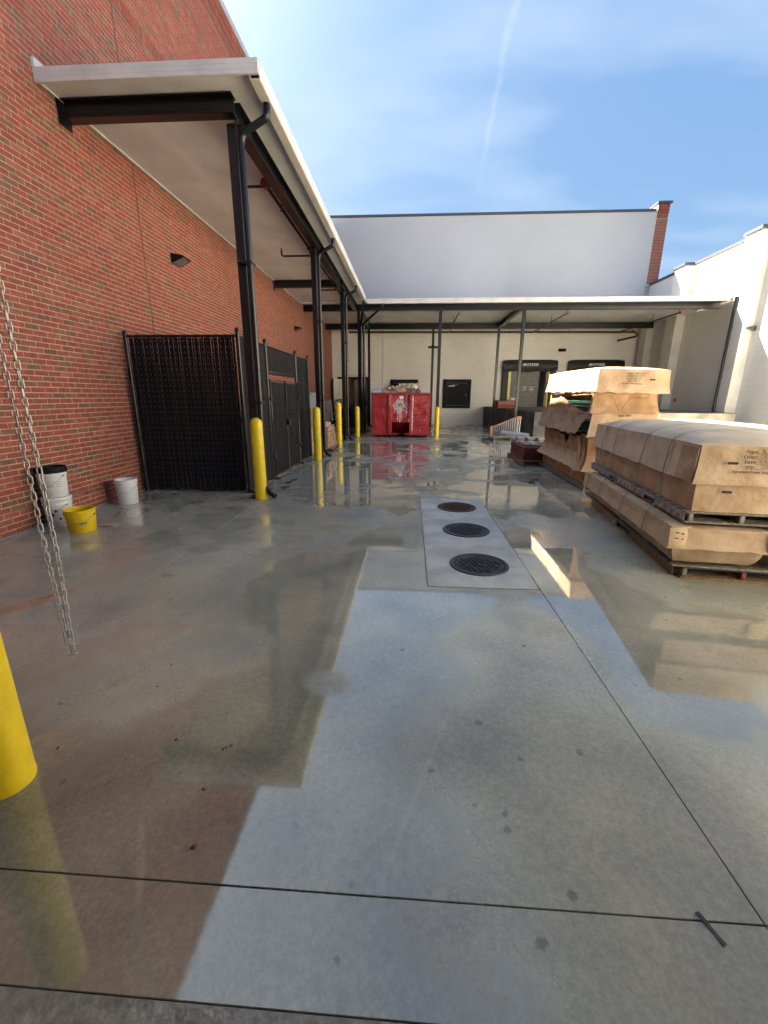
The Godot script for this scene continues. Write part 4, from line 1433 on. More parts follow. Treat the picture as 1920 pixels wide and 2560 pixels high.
func build_enclosure() -> void:
	var t := thing("fence_enclosure", "black chain link enclosure filled with black privacy slats against the brick wall", "enclosure", Vector3.ZERO)
	var xz := -2.72
	var zn := -6.86
	fence_post(t, WALL_X + 0.10, zn, 2.57)
	for z in [-6.86, -8.14, -10.22, -11.42]:
		fence_post(t, xz, z, 2.60)
	fence_bay(t, Vector3(WALL_X + 0.135, 0, zn), Vector3(xz - 0.03, 0, zn), 0.03, 2.50, [], "")
	fence_bay(t, Vector3(xz, 0, -6.90), Vector3(xz, 0, -8.10), 0.03, 2.50, [], "")
	fence_bay(t, Vector3(xz, 0, -8.18), Vector3(xz, 0, -10.18), 2.04, 2.50, [], "")
	fence_bay(t, Vector3(xz, 0, -10.26), Vector3(xz, 0, -11.38), 0.03, 2.50, [], "")
	fence_bay(t, Vector3(xz + 0.02, 0, -8.25), Vector3(xz + 0.02, 0, -9.17), 0.03, 1.88, [], "")
	fence_bay(t, Vector3(xz + 0.02, 0, -9.23), Vector3(xz + 0.02, 0, -10.15), 0.03, 1.88, [], "")
	var rails := [[Vector3(WALL_X + 0.12, 2.50, zn), Vector3(xz, 2.50, zn)], [Vector3(WALL_X + 0.12, 1.20, zn), Vector3(xz, 1.20, zn)],
		[Vector3(xz, 2.50, -6.9), Vector3(xz, 2.50, -11.4)], [Vector3(xz, 2.02, -8.14), Vector3(xz, 2.02, -10.22)]]
	for q in rails:
		var m := Mesher.new()
		m.tube(q, 0.021, 10)
		part("rail", m, M.black_steel, t)
	for g in [[-8.21, -9.19], [-9.21, -10.18]]:
		var m := Mesher.new()
		var gx := xz + 0.025
		m.tube([Vector3(gx, 0.04, g[0]), Vector3(gx, 1.90, g[0]), Vector3(gx, 1.90, g[1]), Vector3(gx, 0.04, g[1])], 0.022, 10, false, true)
		var gate := part("gate_frame", m, M.black_steel, t)
		var hn := Mesher.new()
		for y in [0.45, 1.55]:
			hn.box(Vector3(0.07, 0.07, 0.12), at(gx + 0.01, y, g[0] + 0.03 if g[0] > -9.0 else g[1] - 0.03), 0.008)
		part("hinge", hn, M.black_steel, gate)
	var lt := Mesher.new()
	lt.box(Vector3(0.07, 0.12, 0.14), at(xz + 0.07, 1.05, -9.20), 0.01)
	lt.tube([Vector3(xz + 0.07, 0.02, -9.15), Vector3(xz + 0.07, 0.85, -9.15)], 0.011, 8)
	lt.tube([Vector3(xz + 0.07, 0.80, -9.15), Vector3(xz + 0.15, 0.80, -9.15)], 0.011, 8)
	part("latch", lt, M.black_steel, t)
	for z in [-6.90, -8.14, -10.22]:
		var bp := Mesher.new()
		bp.span(Vector3(xz - 0.09, 0.0, z - 0.09), Vector3(xz + 0.15, 0.015, z + 0.09), 0.003)
		var foot := part("foot_plate", bp, M.black_steel, t)
		for s in [-0.06, 0.06]:
			var bo := Mesher.new()
			bo.lathe([Vector2(0.013, 0.015), Vector2(0.013, 0.035), Vector2(0.0, 0.038)], 6, at(xz + 0.115, 0, z + s))
			part("bolt", bo, M.alu, foot)
	# what stands inside
	var bin := thing("waste_bin", "dark wheeled bin standing behind the black slats", "bin", Vector3(-3.75, 0, -8.0))
	var bb := Mesher.new()
	bb.lathe([Vector2(0.0, 0.0), Vector2(0.40, 0.0), Vector2(0.40, 0.05), Vector2(0.48, 1.15), Vector2(0.0, 1.15)], 4, Transform3D(Basis(Vector3.UP, PI / 4), Vector3(0, 0.06, 0)))
	part("body", bb, M.black_matte, bin)
	var bl := Mesher.new()
	bl.box(Vector3(0.74, 0.05, 0.78), at(0, 1.24, 0), 0.02)
	part("lid", bl, M.black_matte, bin)
	for s in [-0.25, 0.25]:
		var wh := Mesher.new()
		wh.tube([Vector3(s - 0.03, 0.08, -0.25), Vector3(s + 0.03, 0.08, -0.25)], 0.08, 14)
		part("wheel", wh, M.rubber, bin)
	var sh := Mesher.new()
	sh.box(Vector3(0.05, 1.30, 0.62), turned(Vector3(-3.05, 0.66, -7.9), 0, 0, 0.10), 0.01)
	sh.box(Vector3(0.06, 0.05, 0.60), at(-3.0, 0.025, -7.9), 0.01)
	tag(part("foam_board", sh, M.foam), "pale foam board leaning inside the slatted enclosure", "board")


# ---- bollards -------------------------------------------------------------------------------------------------------

func build_bollards() -> void:
	var prof := func(r: float, high: float) -> Array:
		var p := [Vector2(r, 0.0), Vector2(r + 0.002, 0.012), Vector2(r, 0.03), Vector2(r, high - r * 0.85)]
		for k in range(1, 9):
			var g := PI * 0.5 * k / 8.0
			p.append(Vector2(r * cos(g), high - r * 0.85 + r * 0.85 * sin(g)))
		return p
	var list := [
		[-1.69, -1.32, 1.27, 0.098, "yellow bollard beside the hanging chain loop"],
		[-2.37, -6.45, 1.28, 0.098, "yellow bollard in front of the column at the slatted enclosure corner"],
		[-2.37, -10.70, 1.335, 0.098, "yellow bollard at the far end of the slatted enclosure"],
		[-2.43, -14.40, 1.40, 0.098, "tall yellow bollard behind the pallet of tan blocks"],
		[-2.155, -17.30, 1.21, 0.095, "yellow bollard beside the red dumpster corner nearest the brick wall"],
		[-2.10, -19.55, 1.21, 0.095, "yellow bollard in the shade behind the red dumpster corner"],
		[1.062, -17.35, 1.21, 0.095, "yellow bollard in front of the canopy column between dumpster and hatch"]]
	for q in list:
		var m := Mesher.new()
		m.lathe(prof.call(q[3], q[2]), 40)
		var o := part("bollard", m, M.yellow, self, at(q[0], 0, q[1]))
		tag(o, q[4], "bollard", "yellow bollards in the yard")


# ---- dumpster -------------------------------------------------------------------------------------------------------

# red paint with scuffs, rust and poured white paint runs over the front face (u across, v down)
func dumpster_front() -> StandardMaterial3D:
	var w := 512
	var h := 384
	var a := noise_image(512, 0.012, 5, 301).get_data()
	var b := noise_image(512, 0.05, 4, 302).get_data()
	var c := noise_image(512, 0.2, 2, 303).get_data()
	var im := PackedByteArray()
	im.resize(w * h * 3)
	for y in h:
		for x in w:
			var u := float(x) / w
			var v := float(y) / h
			var n1 := a[y * 512 + x] / 255.0
			var n2 := b[y * 512 + x] / 255.0
			var n3 := c[y * 512 + x] / 255.0
			var col := Vector3(0.37, 0.020, 0.026) * (0.65 + 0.55 * n1)
			# dents rubbed to dull rust
			var rub := smoothstep(0.64, 0.76, n2 * 0.6 + n1 * 0.4 + 0.06 * absf(u - 0.45))
			col = col.lerp(Vector3(0.25, 0.10, 0.08), rub * 0.55)
			# white spill in the middle field and runs below it
			var du := (u - 0.48) / 0.10
			var dv := (v - 0.27) / 0.15
			var spill := 1.0 - smoothstep(0.75, 1.0, sqrt(du * du + dv * dv) + (n2 - 0.5) * 1.7)
			for r in [[0.445, 0.62, 0.012], [0.485, 0.72, 0.014], [0.515, 0.60, 0.010], [0.60, 0.48, 0.008], [0.645, 0.66, 0.010], [0.71, 0.40, 0.009], [0.31, 0.30, 0.006], [0.70, 0.85, 0.012]]:
				var run := 1.0 - smoothstep(0.6, 1.0, absf(u - r[0] + (n2 - 0.5) * 0.03) / r[2])
				spill = maxf(spill, run * smoothstep(r[1] - 0.50, r[1] - 0.42, v) * (1.0 - smoothstep(r[1] - 0.03, r[1], v)) * smoothstep(0.25, 0.5, n1 + n3 * 0.3))
			if n2 * n3 > 0.455 and v < 0.9 and u > 0.28:
				spill = maxf(spill, 0.6)
			col = col.lerp(Vector3(0.62, 0.56, 0.55), clampf(spill, 0, 1) * 0.85)
			var s := Color(col.x, col.y, col.z).linear_to_srgb()
			var k := (y * w + x) * 3
			im[k] = int(clampf(s.r, 0, 1) * 255.0)
			im[k + 1] = int(clampf(s.g, 0, 1) * 255.0)
			im[k + 2] = int(clampf(s.b, 0, 1) * 255.0)
	var m := StandardMaterial3D.new()
	m.albedo_texture = ImageTexture.create_from_image(Image.create_from_data(w, h, false, Image.FORMAT_RGB8, im))
	m.roughness = 0.42
	m.cull_mode = BaseMaterial3D.CULL_DISABLED
	return m


func build_dumpster() -> void:
	var d := thing("dumpster", "battered red steel roll-off dumpster splashed with white paint", "dumpster", Vector3(-0.40, 0, -17.2))
	var fm := dumpster_front()
	var xl := -1.135
	var xr := 1.135
	var long := 5.2
	var face := func(x0: float, x1: float, y0: float, y1: float, z: float, dent: float) -> Mesher:
		var m := Mesher.new()
		var nse := FastNoiseLite.new()
		nse.seed = int(x0 * 100.0) + 50
		nse.frequency = 1.8
		m.sheet(func(u: float, v: float) -> Vector3:
			var x := lerpf(x0, x1, u)
			var y := lerpf(y1, y0, v)
			var e := sin(u * PI) * sin(v * PI)
			return Vector3(x, y, z + nse.get_noise_2d(x, y) * dent * e), 14, 14, 0.01, Vector3(0, 0, 1))
		for i in m.t.size():
			m.t[i] = Vector2((m.v[i].x - xl) / (xr - xl), 1.0 - m.v[i].y / 1.72)
		return m
	part("front_panel", face.call(xl, -0.50, 0.12, 1.66, 0.0, 0.05), fm, d)
	part("front_panel", face.call(-0.36, 0.34, 0.60, 1.66, -0.02, 0.06), fm, d)
	part("front_panel", face.call(0.48, xr, 0.12, 1.66, 0.0, 0.04), fm, d)
	for x in [[-0.50, -0.36], [0.34, 0.48]]:
		var p := Mesher.new()
		p.span(Vector3(x[0], 0.10, -0.06), Vector3(x[1], 1.66, 0.075), 0.015)
		for i in p.t.size():
			p.t[i] = Vector2((p.v[i].x - xl) / (xr - xl), 1.0 - p.v[i].y / 1.72)
		part("upright", p, fm, d)
	var cross := Mesher.new()
	cross.span(Vector3(-0.36, 0.60, -0.03), Vector3(0.34, 0.74, 0.055), 0.01)
	for i in cross.t.size():
		cross.t[i] = Vector2((cross.v[i].x - xl) / (xr - xl), 1.0 - cross.v[i].y / 1.72)
	part("cross_bar", cross, fm, d)
	# sloping nose plate deep in the hook pocket
	var nose := Mesher.new()
	nose.face(Vector3(-0.36, 0.60, -0.10), Vector3(0.34, 0.60, -0.10), Vector3(0.34, 0.15, -0.75), Vector3(-0.36, 0.15, -0.75), Vector3(0, 0.4, 1))
	nose.face(Vector3(-0.36, 0.16, -0.75), Vector3(0.34, 0.16, -0.75), Vector3(0.34, 0.16, -0.02), Vector3(-0.36, 0.16, -0.02), Vector3(0, 1, 0))
	part("pocket_plate", nose, M.dumpster, d)
	var rim := Mesher.new()
	rim.span(Vector3(xl - 0.05, 1.655, 0.06), Vector3(xr + 0.05, 1.745, -0.05), 0.015)
	for s in [xl, xr]:
		rim.span(Vector3(s - 0.05, 1.655, -0.051), Vector3(s + 0.05, 1.74, -long), 0.015)
	part("rim", rim, M.dumpster, d)
	for s in [-1.0, 1.0]:
		var side := Mesher.new()
		side.span(Vector3(s * 1.125 - 0.006, 0.14, -0.012), Vector3(s * 1.125 + 0.006, 1.66, -long), 0.002)
		part("side_wall", side, M.dumpster, d)
		for k in 8:
			var rb := Mesher.new()
			rb.span(Vector3(s * 1.165 - 0.035, 0.14, -0.35 - k * 0.62), Vector3(s * 1.165 + 0.035, 1.655, -0.43 - k * 0.62), 0.008)
			part("rib", rb, M.dumpster, d)
	var back := Mesher.new()
	back.span(Vector3(xl, 0.14, -long), Vector3(xr, 1.66, -long - 0.02), 0.002)
	part("rear_wall", back, M.dumpster, d)
	var fl := Mesher.new()
	fl.span(Vector3(xl, 0.12, -0.8), Vector3(xr, 0.16, -long), 0.0)
	part("floor_plate", fl, M.dumpster, d)
	# pockets pressed out of the side field
	for y in [1.30, 0.90, 0.48]:
		var s := Mesher.new()
		var pts := [Vector3(0.56, y - 0.02, 0.0), Vector3(1.02, y + 0.02, 0.0), Vector3(1.02, y + 0.12, 0.0), Vector3(0.56, y + 0.02, 0.0)]
		s.bar(Vector3(0.56, y, 0.012), Vector3(0.96, y + 0.02, 0.012), 0.03, 0.05, 0.008)
		s.bar(Vector3(0.96, y + 0.02, 0.012), Vector3(1.03, y + 0.13, 0.012), 0.03, 0.045, 0.008)
		part("step_bar", s, M.dumpster, d)
	var bot := Mesher.new()
	bot.span(Vector3(xl - 0.03, 0.085, 0.05), Vector3(-0.36, 0.155, -0.08), 0.012)
	bot.span(Vector3(0.34, 0.085, 0.05), Vector3(xr + 0.03, 0.155, -0.08), 0.012)
	bot.span(Vector3(-0.33, 0.10, 0.10), Vector3(-0.12, 0.16, 0.0), 0.012)
	bot.span(Vector3(0.14, 0.10, 0.10), Vector3(0.33, 0.16, 0.0), 0.012)
	part("bottom_rail", bot, M.dumpster, d)
	for x in [-0.40, 0.40]:
		var sk := Mesher.new()
		sk.span(Vector3(x - 0.05, 0.02, 0.0), Vector3(x + 0.05, 0.11, -long), 0.01)
		part("skid", sk, M.rust, d)
	for x in [-0.92, 0.95]:
		var wh := Mesher.new()
		wh.tube([Vector3(x - 0.10, 0.075, -0.10), Vector3(x + 0.10, 0.075, -0.10)], 0.075, 16)
		part("roller", wh, M.rust, d)
	var hook := Mesher.new()
	hook.tube([Vector3(-0.04, 1.22, 0.02), Vector3(-0.05, 1.30, 0.06), Vector3(-0.01, 1.36, 0.06), Vector3(0.04, 1.30, 0.06), Vector3(0.02, 1.20, 0.03)], 0.018, 8)
	part("hook", hook, M.iron, d)
	var notice := Mesher.new()
	notice.span(Vector3(-0.06, 1.50, -0.012), Vector3(0.10, 1.62, 0.0), 0.002)
	part("notice", notice, M.sign, d)
	# rubbish heaped above the rim
	var heap := [
		["foam_sheet", Vector3(-1.20, 1.80, -17.75), Vector3(0.55, 0.5, 0.02), [0.5, 0.25, 0.35], M.foam, "crumpled pale plastic sheet heaped on the red dumpster", "plastic sheet"],
		["cardboard_sheet", Vector3(-0.82, 1.82, -17.60), Vector3(0.75, 0.45, 0.012), [0.95, -0.2, -0.28], M.card, "large bent cardboard sheet lying over the dumpster rim", "cardboard"],
		["cardboard_sheet", Vector3(-0.35, 1.80, -17.95), Vector3(0.7, 0.5, 0.012), [1.2, 0.3, 0.2], M.card_grey, "greyish cardboard sheet in the dumpster under the torn box", "cardboard"],
		["cardboard_box", Vector3(-0.42, 1.84, -17.62), Vector3(0.40, 0.22, 0.10), [0.5, 0.2, 0.25], M.card_orange, "torn orange cardboard box on top of the dumpster load", "cardboard box"],
		["cardboard_sheet", Vector3(0.12, 1.80, -17.75), Vector3(0.55, 0.3, 0.012), [0.8, 0.4, -0.1], M.brown_board, "dark brown board lying at the dumpster edge beside the hatch", "board"],
		["cardboard_sheet", Vector3(-0.05, 1.79, -18.3), Vector3(0.9, 0.7, 0.012), [1.35, 0.1, 0.05], M.card_pale, "pale cardboard sheet lying flat deep in the dumpster", "cardboard"],
		["plastic_bag", Vector3(-1.42, 1.76, -17.55), Vector3(0.34, 0.16, 0.10), [0.2, 0.1, 0.1], M.foam, "white plastic bag end hanging at the dumpster corner", "plastic bag"]]
	for q in heap:
		var m := Mesher.new()
		var sz: Vector3 = q[2]
		var nz := FastNoiseLite.new()
		nz.seed = int(q[1].x * 77.0) + 300
		nz.frequency = 3.0
		var bs := Basis.from_euler(Vector3(q[3][0] - PI * 0.5, q[3][1], q[3][2]))
		if sz.z < 0.05:
			m.sheet(func(u: float, v: float) -> Vector3:
				return bs * Vector3((u - 0.5) * sz.x, (v - 0.5) * sz.y, nz.get_noise_2d(u * 1.2, v * 1.2) * 0.12), 12, 8, sz.z, Vector3.UP)
		else:
			m.box(sz, Transform3D(bs, Vector3.ZERO), 0.02)
			m.sheet(func(u: float, v: float) -> Vector3:
				return bs * Vector3((u - 0.5) * sz.x, sz.y * 0.5 + v * 0.12, sz.z * 0.5 - v * v * 0.08 + nz.get_noise_2d(u, v) * 0.05), 8, 4, 0.006, Vector3.UP)
		tag(part(q[0], m, q[4], self, Transform3D(Basis.IDENTITY, q[1])), q[5], q[6], "rubbish in the dumpster")
	var heap_mesh := Mesher.new()
	var ln := FastNoiseLite.new()
	ln.seed = 12
	ln.frequency = 1.5
	heap_mesh.sheet(func(u: float, v: float) -> Vector3:
		return Vector3(lerpf(-1.1, 1.1, u), 1.45 + 0.25 * ln.get_noise_2d(u * 2.0, v * 4.0) + 0.12 * sin(u * PI), lerpf(-0.1, -5.0, v)), 24, 40, 0.02, Vector3.UP)
	var lo := part("rubbish_load", heap_mesh, M.card_grey, self, at(-0.40, 0, -17.2))
	tag(lo, "mixed cardboard rubbish filling the red dumpster below its rim", "rubbish", "", "stuff")
	# crumpled sheeting on the ground by the dumpster
	var wrap := Mesher.new()
	var wn := FastNoiseLite.new()
	wn.seed = 61
	wn.frequency = 4.0
	wrap.sheet(func(u: float, v: float) -> Vector3:
		return Vector3(lerpf(-0.14, 0.14, u), 0.01 + maxf(0.0, 0.30 * sin(u * PI) * sin(v * PI) * (0.6 + 0.8 * wn.get_noise_2d(u, v))), lerpf(0.2, -0.25, v)), 16, 16, 0.004, Vector3.UP)
	tag(part("plastic_wrap", wrap, M.grey_plastic, self, at(0.86, 0, -17.7)), "crumpled grey plastic wrap on the floor beside the red dumpster", "plastic wrap")


# ---- loading dock ---------------------------------------------------------------------------------------------------

func build_dock() -> void:
	var d := thing("loading_dock", "raised concrete loading dock with dark weathered side and end face coloured as sunlit below the rolling doors", "loading dock", Vector3.ZERO)
	var top := 1.055
	var a := [Vector2(4.28, -25.65), Vector2(4.95, -17.5), Vector2(5.36, -16.95), Vector2(12.2, -16.95), Vector2(12.2, -25.65)]
	var body := Mesher.new()
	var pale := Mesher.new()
	for i in a.size():
		var p: Vector2 = a[i]
		var q: Vector2 = a[(i + 1) % a.size()]
		var out := Vector3(q.y - p.y, 0, p.x - q.x).normalized()
		var mid := Vector3((p.x + q.x) * 0.5 - 8.0, 0, (p.y + q.y) * 0.5 + 21.0)
		if out.dot(mid) < 0.0:
			out = -out
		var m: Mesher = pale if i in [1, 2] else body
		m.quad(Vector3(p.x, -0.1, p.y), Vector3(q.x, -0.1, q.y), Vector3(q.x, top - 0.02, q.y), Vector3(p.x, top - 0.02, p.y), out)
		body.quad(Vector3(p.x, top - 0.02, p.y), Vector3(q.x, top - 0.02, q.y), Vector3(q.x, top, q.y) - out * 0.02, Vector3(p.x, top, p.y) - out * 0.02, (out + Vector3.UP).normalized())
	for i in range(1, a.size() - 1):
		body.tri(Vector3(a[0].x, top, a[0].y), Vector3(a[i].x, top, a[i].y), Vector3(a[i + 1].x, top, a[i + 1].y), Vector3.UP, Vector3.UP, Vector3.UP)
	part("body", body, M.dock, d)
	part("sun_painted_end", pale, M.dock_painted_sun, d)  # paler colour stands in for sunlight on these faces
	# brown timber crate on the dock
	var c := thing("timber_crate", "low reddish brown timber crate on the loading dock corner", "crate", Vector3(4.75, top, -21.9))
	for k in 2:
		for s in [-1.0, 1.0]:
			var b := Mesher.new()
			b.box(Vector3(0.98, 0.165, 0.03), at(0, 0.09 + k * 0.175, s * 0.38), 0.005)
			part("board", b, M.red_wood if k == 0 else M.wood, c)
	for s in [-1.0, 1.0]:
		var e := Mesher.new()
		e.box(Vector3(0.03, 0.35, 0.72), at(s * 0.475, 0.178, 0), 0.005)
		part("end_board", e, M.red_wood, c)
	var lid := Mesher.new()
	lid.box(Vector3(1.02, 0.025, 0.84), at(0, 0.371, 0), 0.005)
	part("lid", lid, M.red_wood, c)
	var bag := Mesher.new()
	bag.box(Vector3(0.42, 0.50, 0.3), at(0, 0.25, 0), 0.08)
	tag(part("white_sack", bag, M.sign, self, at(5.75, top, -24.9)), "white sack standing beside the dock door guard strip", "sack")


# ---- along the brick wall, past the enclosure -----------------------------------------------------------------------

func make_pallet(label: String, p: Vector3, turn: float, wide: float, long: float, boards: int, m: Material, group := "wooden pallets", m2: Material = null) -> Node3D:
	# deck boards run across x; three stringers along z. Origin at the middle of the foot.
	var t := thing("pallet", label, "pallet", p, turn, group)
	for s in [-0.5, 0.0, 0.5]:
		var st := Mesher.new()
		st.box(Vector3(0.042, 0.088, long), at(s * (wide - 0.042), 0.066, 0), 0.004)
		part("stringer", st, m2 if m2 else m, t)
	for k in boards:
		var z := lerpf(-long * 0.5 + 0.05, long * 0.5 - 0.05, float(k) / (boards - 1))
		var b := Mesher.new()
		b.box(Vector3(wide + rng.randf_range(-0.01, 0.01), 0.02, 0.095), turned(Vector3(0, 0.1205, z), 0, rng.randf_range(-0.008, 0.008), 0), 0.003)
		part("deck_board", b, m, t)
	for k in maxi(3, boards / 3):
		var z := lerpf(-long * 0.5 + 0.05, long * 0.5 - 0.05, float(k) / (maxi(3, boards / 3) - 1))
		var b := Mesher.new()
		b.box(Vector3(wide, 0.02, 0.095), at(0, 0.0105, z), 0.003)
		part("bottom_board", b, m, t)
	return t


func build_left_stuff() -> void:
	make_pallet("reddish pallet under the tan blocks beside the brick wall bollards", Vector3(-2.86, 0, -12.85), 0.05, 1.15, 1.5, 9, M.tan_block, "wooden pallets", M.rust)
	var proto: MeshInstance3D = null
	var k := 0
	for row in 5:
		for i in 4:
			var sz := Vector3(rng.randf_range(0.22, 0.27), rng.randf_range(0.13, 0.155), rng.randf_range(0.24, 0.32))
			var y := 0.131 + row * 0.15
			if row > 3 and i > 1:
				continue
			for j in 2:
				var m := Mesher.new()
				m.box(sz, turned(Vector3(0, sz.y * 0.5, 0), rng.randf_range(-0.03, 0.03), rng.randf_range(-0.12, 0.12), rng.randf_range(-0.03, 0.03)), 0.018)
				var o := part("stone_block", m, M.pink_block if row == 4 else M.tan_block, self, at(-2.48 - j * 0.3 + rng.randf_range(-0.02, 0.02) - row * 0.015, y, -12.35 - i * 0.33 + rng.randf_range(-0.015, 0.015)))
				tag(o, "pinkish block on top of the tan block pile beside the bollards" if row == 4 else "rough tan block piled on the reddish pallet", "block", "tan blocks on the pallet")
				k += 1
	# leaning folding tables and boards
	var f := thing("folding_table", "pale grey folding table leaning upright near the brick wall", "table", Vector3(-3.35, 0, -14.6), 0.10)
	var tp := Mesher.new()
	var shape := func(u: float, v: float) -> Vector3:
		var x := (u - 0.5) * 0.76
		var y := v * 1.72
		var edge := pow(absf(u - 0.5) * 2.0, 10.0) * 0.06 * pow(absf(v - 0.5) * 2.0, 10.0)
		return Vector3(x * (1.0 - edge), y, -0.22 * v)
	tp.sheet(shape, 12, 20, 0.045, Vector3(0, 0, 1))
	part("table_top", tp, M.grey_plastic, f)
	for s in [-0.28, 0.28]:
		var lg := Mesher.new()
		lg.tube([Vector3(s, 0.03, 0.06), Vector3(s, 0.9, -0.08), Vector3(s * 0.8, 1.1, -0.12)], 0.014, 8)
		part("leg", lg, M.black_matte, f)
	var f2 := thing("leaning_panel", "brown panel on thin dark legs leaning in front of the grey folding table", "panel", Vector3(-3.05, 0, -14.9), 0.18)
	var pn := Mesher.new()
	pn.box(Vector3(0.62, 0.72, 0.03), turned(Vector3(0, 1.10, -0.05), -0.12, 0, 0.06), 0.01)
	part("board", pn, M.brown_board, f2)
	for s in [-0.24, 0.24]:
		var lg := Mesher.new()
		lg.tube([Vector3(s, 0.01, 0.10), Vector3(s, 0.80, 0.0), Vector3(s, 1.3, -0.08)], 0.013, 8)
		part("leg", lg, M.black_matte, f2)
	var cb := Mesher.new()
	cb.box(Vector3(0.5, 0.75, 0.5), at(0, 0.375, 0), 0.012)
	cb.box(Vector3(0.46, 0.5, 0.42), turned(Vector3(0.0, 1.0, 0.0), 0, 0.2, 0), 0.012)
	tag(part("cardboard_box", cb, M.card_grey, self, at(-3.0, 0, -12.0)), "tall stacked cardboard boxes showing above the slatted enclosure end", "cardboard box")
	var cb2 := Mesher.new()
	cb2.box(Vector3(0.45, 0.38, 0.4), turned(Vector3(0, 0.19, 0), 0, 0.2, 0), 0.012)
	tag(part("cardboard_box", cb2, M.pink_block, self, at(-3.05, 1.252, -12.0)), "pinkish box balanced on the stacked cardboard boxes", "cardboard box")
	# steps with handrails at the open door
	var st := thing("door_steps", "dark steel steps with handrails at the open door", "steps", Vector3(-3.30, 0, -21.9))
	for i in 3:
		var s := Mesher.new()
		s.box(Vector3(1.5, 0.05, 0.6), at(0, 0.15 + i * 0.16, -i * 0.7), 0.008)
		part("tread", s, M.black_matte, st)
	var ram := Mesher.new()
	ram.box(Vector3(1.5, 0.10, 1.6), at(0, 0.52, -2.8), 0.01)
	part("landing", ram, M.black_matte, st)
	for sx in [-0.72, 0.72]:
		var m := Mesher.new()
		m.tube([Vector3(sx, 0.02, 0.3), Vector3(sx, 1.05, 0.3), Vector3(sx, 1.42, -1.6), Vector3(sx, 1.42, -3.5)], 0.022, 8)
		m.tube([Vector3(sx, 0.6, 0.3), Vector3(sx, 0.98, -1.6), Vector3(sx, 0.98, -3.5)], 0.018, 8)
		for z in [-0.6, -1.6, -2.6, -3.5]:
			var y := lerpf(1.05, 1.42, clampf((0.3 - z) / 1.9, 0, 1))
			m.tube([Vector3(sx, 0.02, z), Vector3(sx, y, z)], 0.018, 8)
		part("handrail", m, M.black_steel, st)
	var cart := thing("utility_cart", "dark wire utility cart parked beside the corner column", "cart", Vector3(-2.75, 0, -18.6))
	for y in [0.25, 0.75, 1.2]:
		var s := Mesher.new()
		s.box(Vector3(0.55, 0.03, 0.8), at(0, y, 0), 0.006)
		part("shelf", s, M.black_matte, cart)
	for sx in [-0.26, 0.26]:
		for sz in [-0.38, 0.38]:
			var p := Mesher.new()
			p.tube([Vector3(sx, 0.10, sz), Vector3(sx, 1.35, sz)], 0.014, 8)
			part("upright", p, M.iron, cart)
			var w := Mesher.new()
			w.tube([Vector3(sx - 0.015, 0.05, sz), Vector3(sx + 0.015, 0.05, sz)], 0.05, 12)
			part("caster", w, M.rubber, cart)
	var heap_mesh := Mesher.new()
	heap_mesh.box(Vector3(0.45, 0.35, 0.6), at(0, 0, 0), 0.02)
	tag(part("storage_tote", heap_mesh, M.black_matte, self, at(-2.75, 0.942, -18.6)), "black tote on the middle shelf of the dark cart", "tote")


# ---- pallets, ladder and pipes in front of the dock -----------------------------------------------------------------

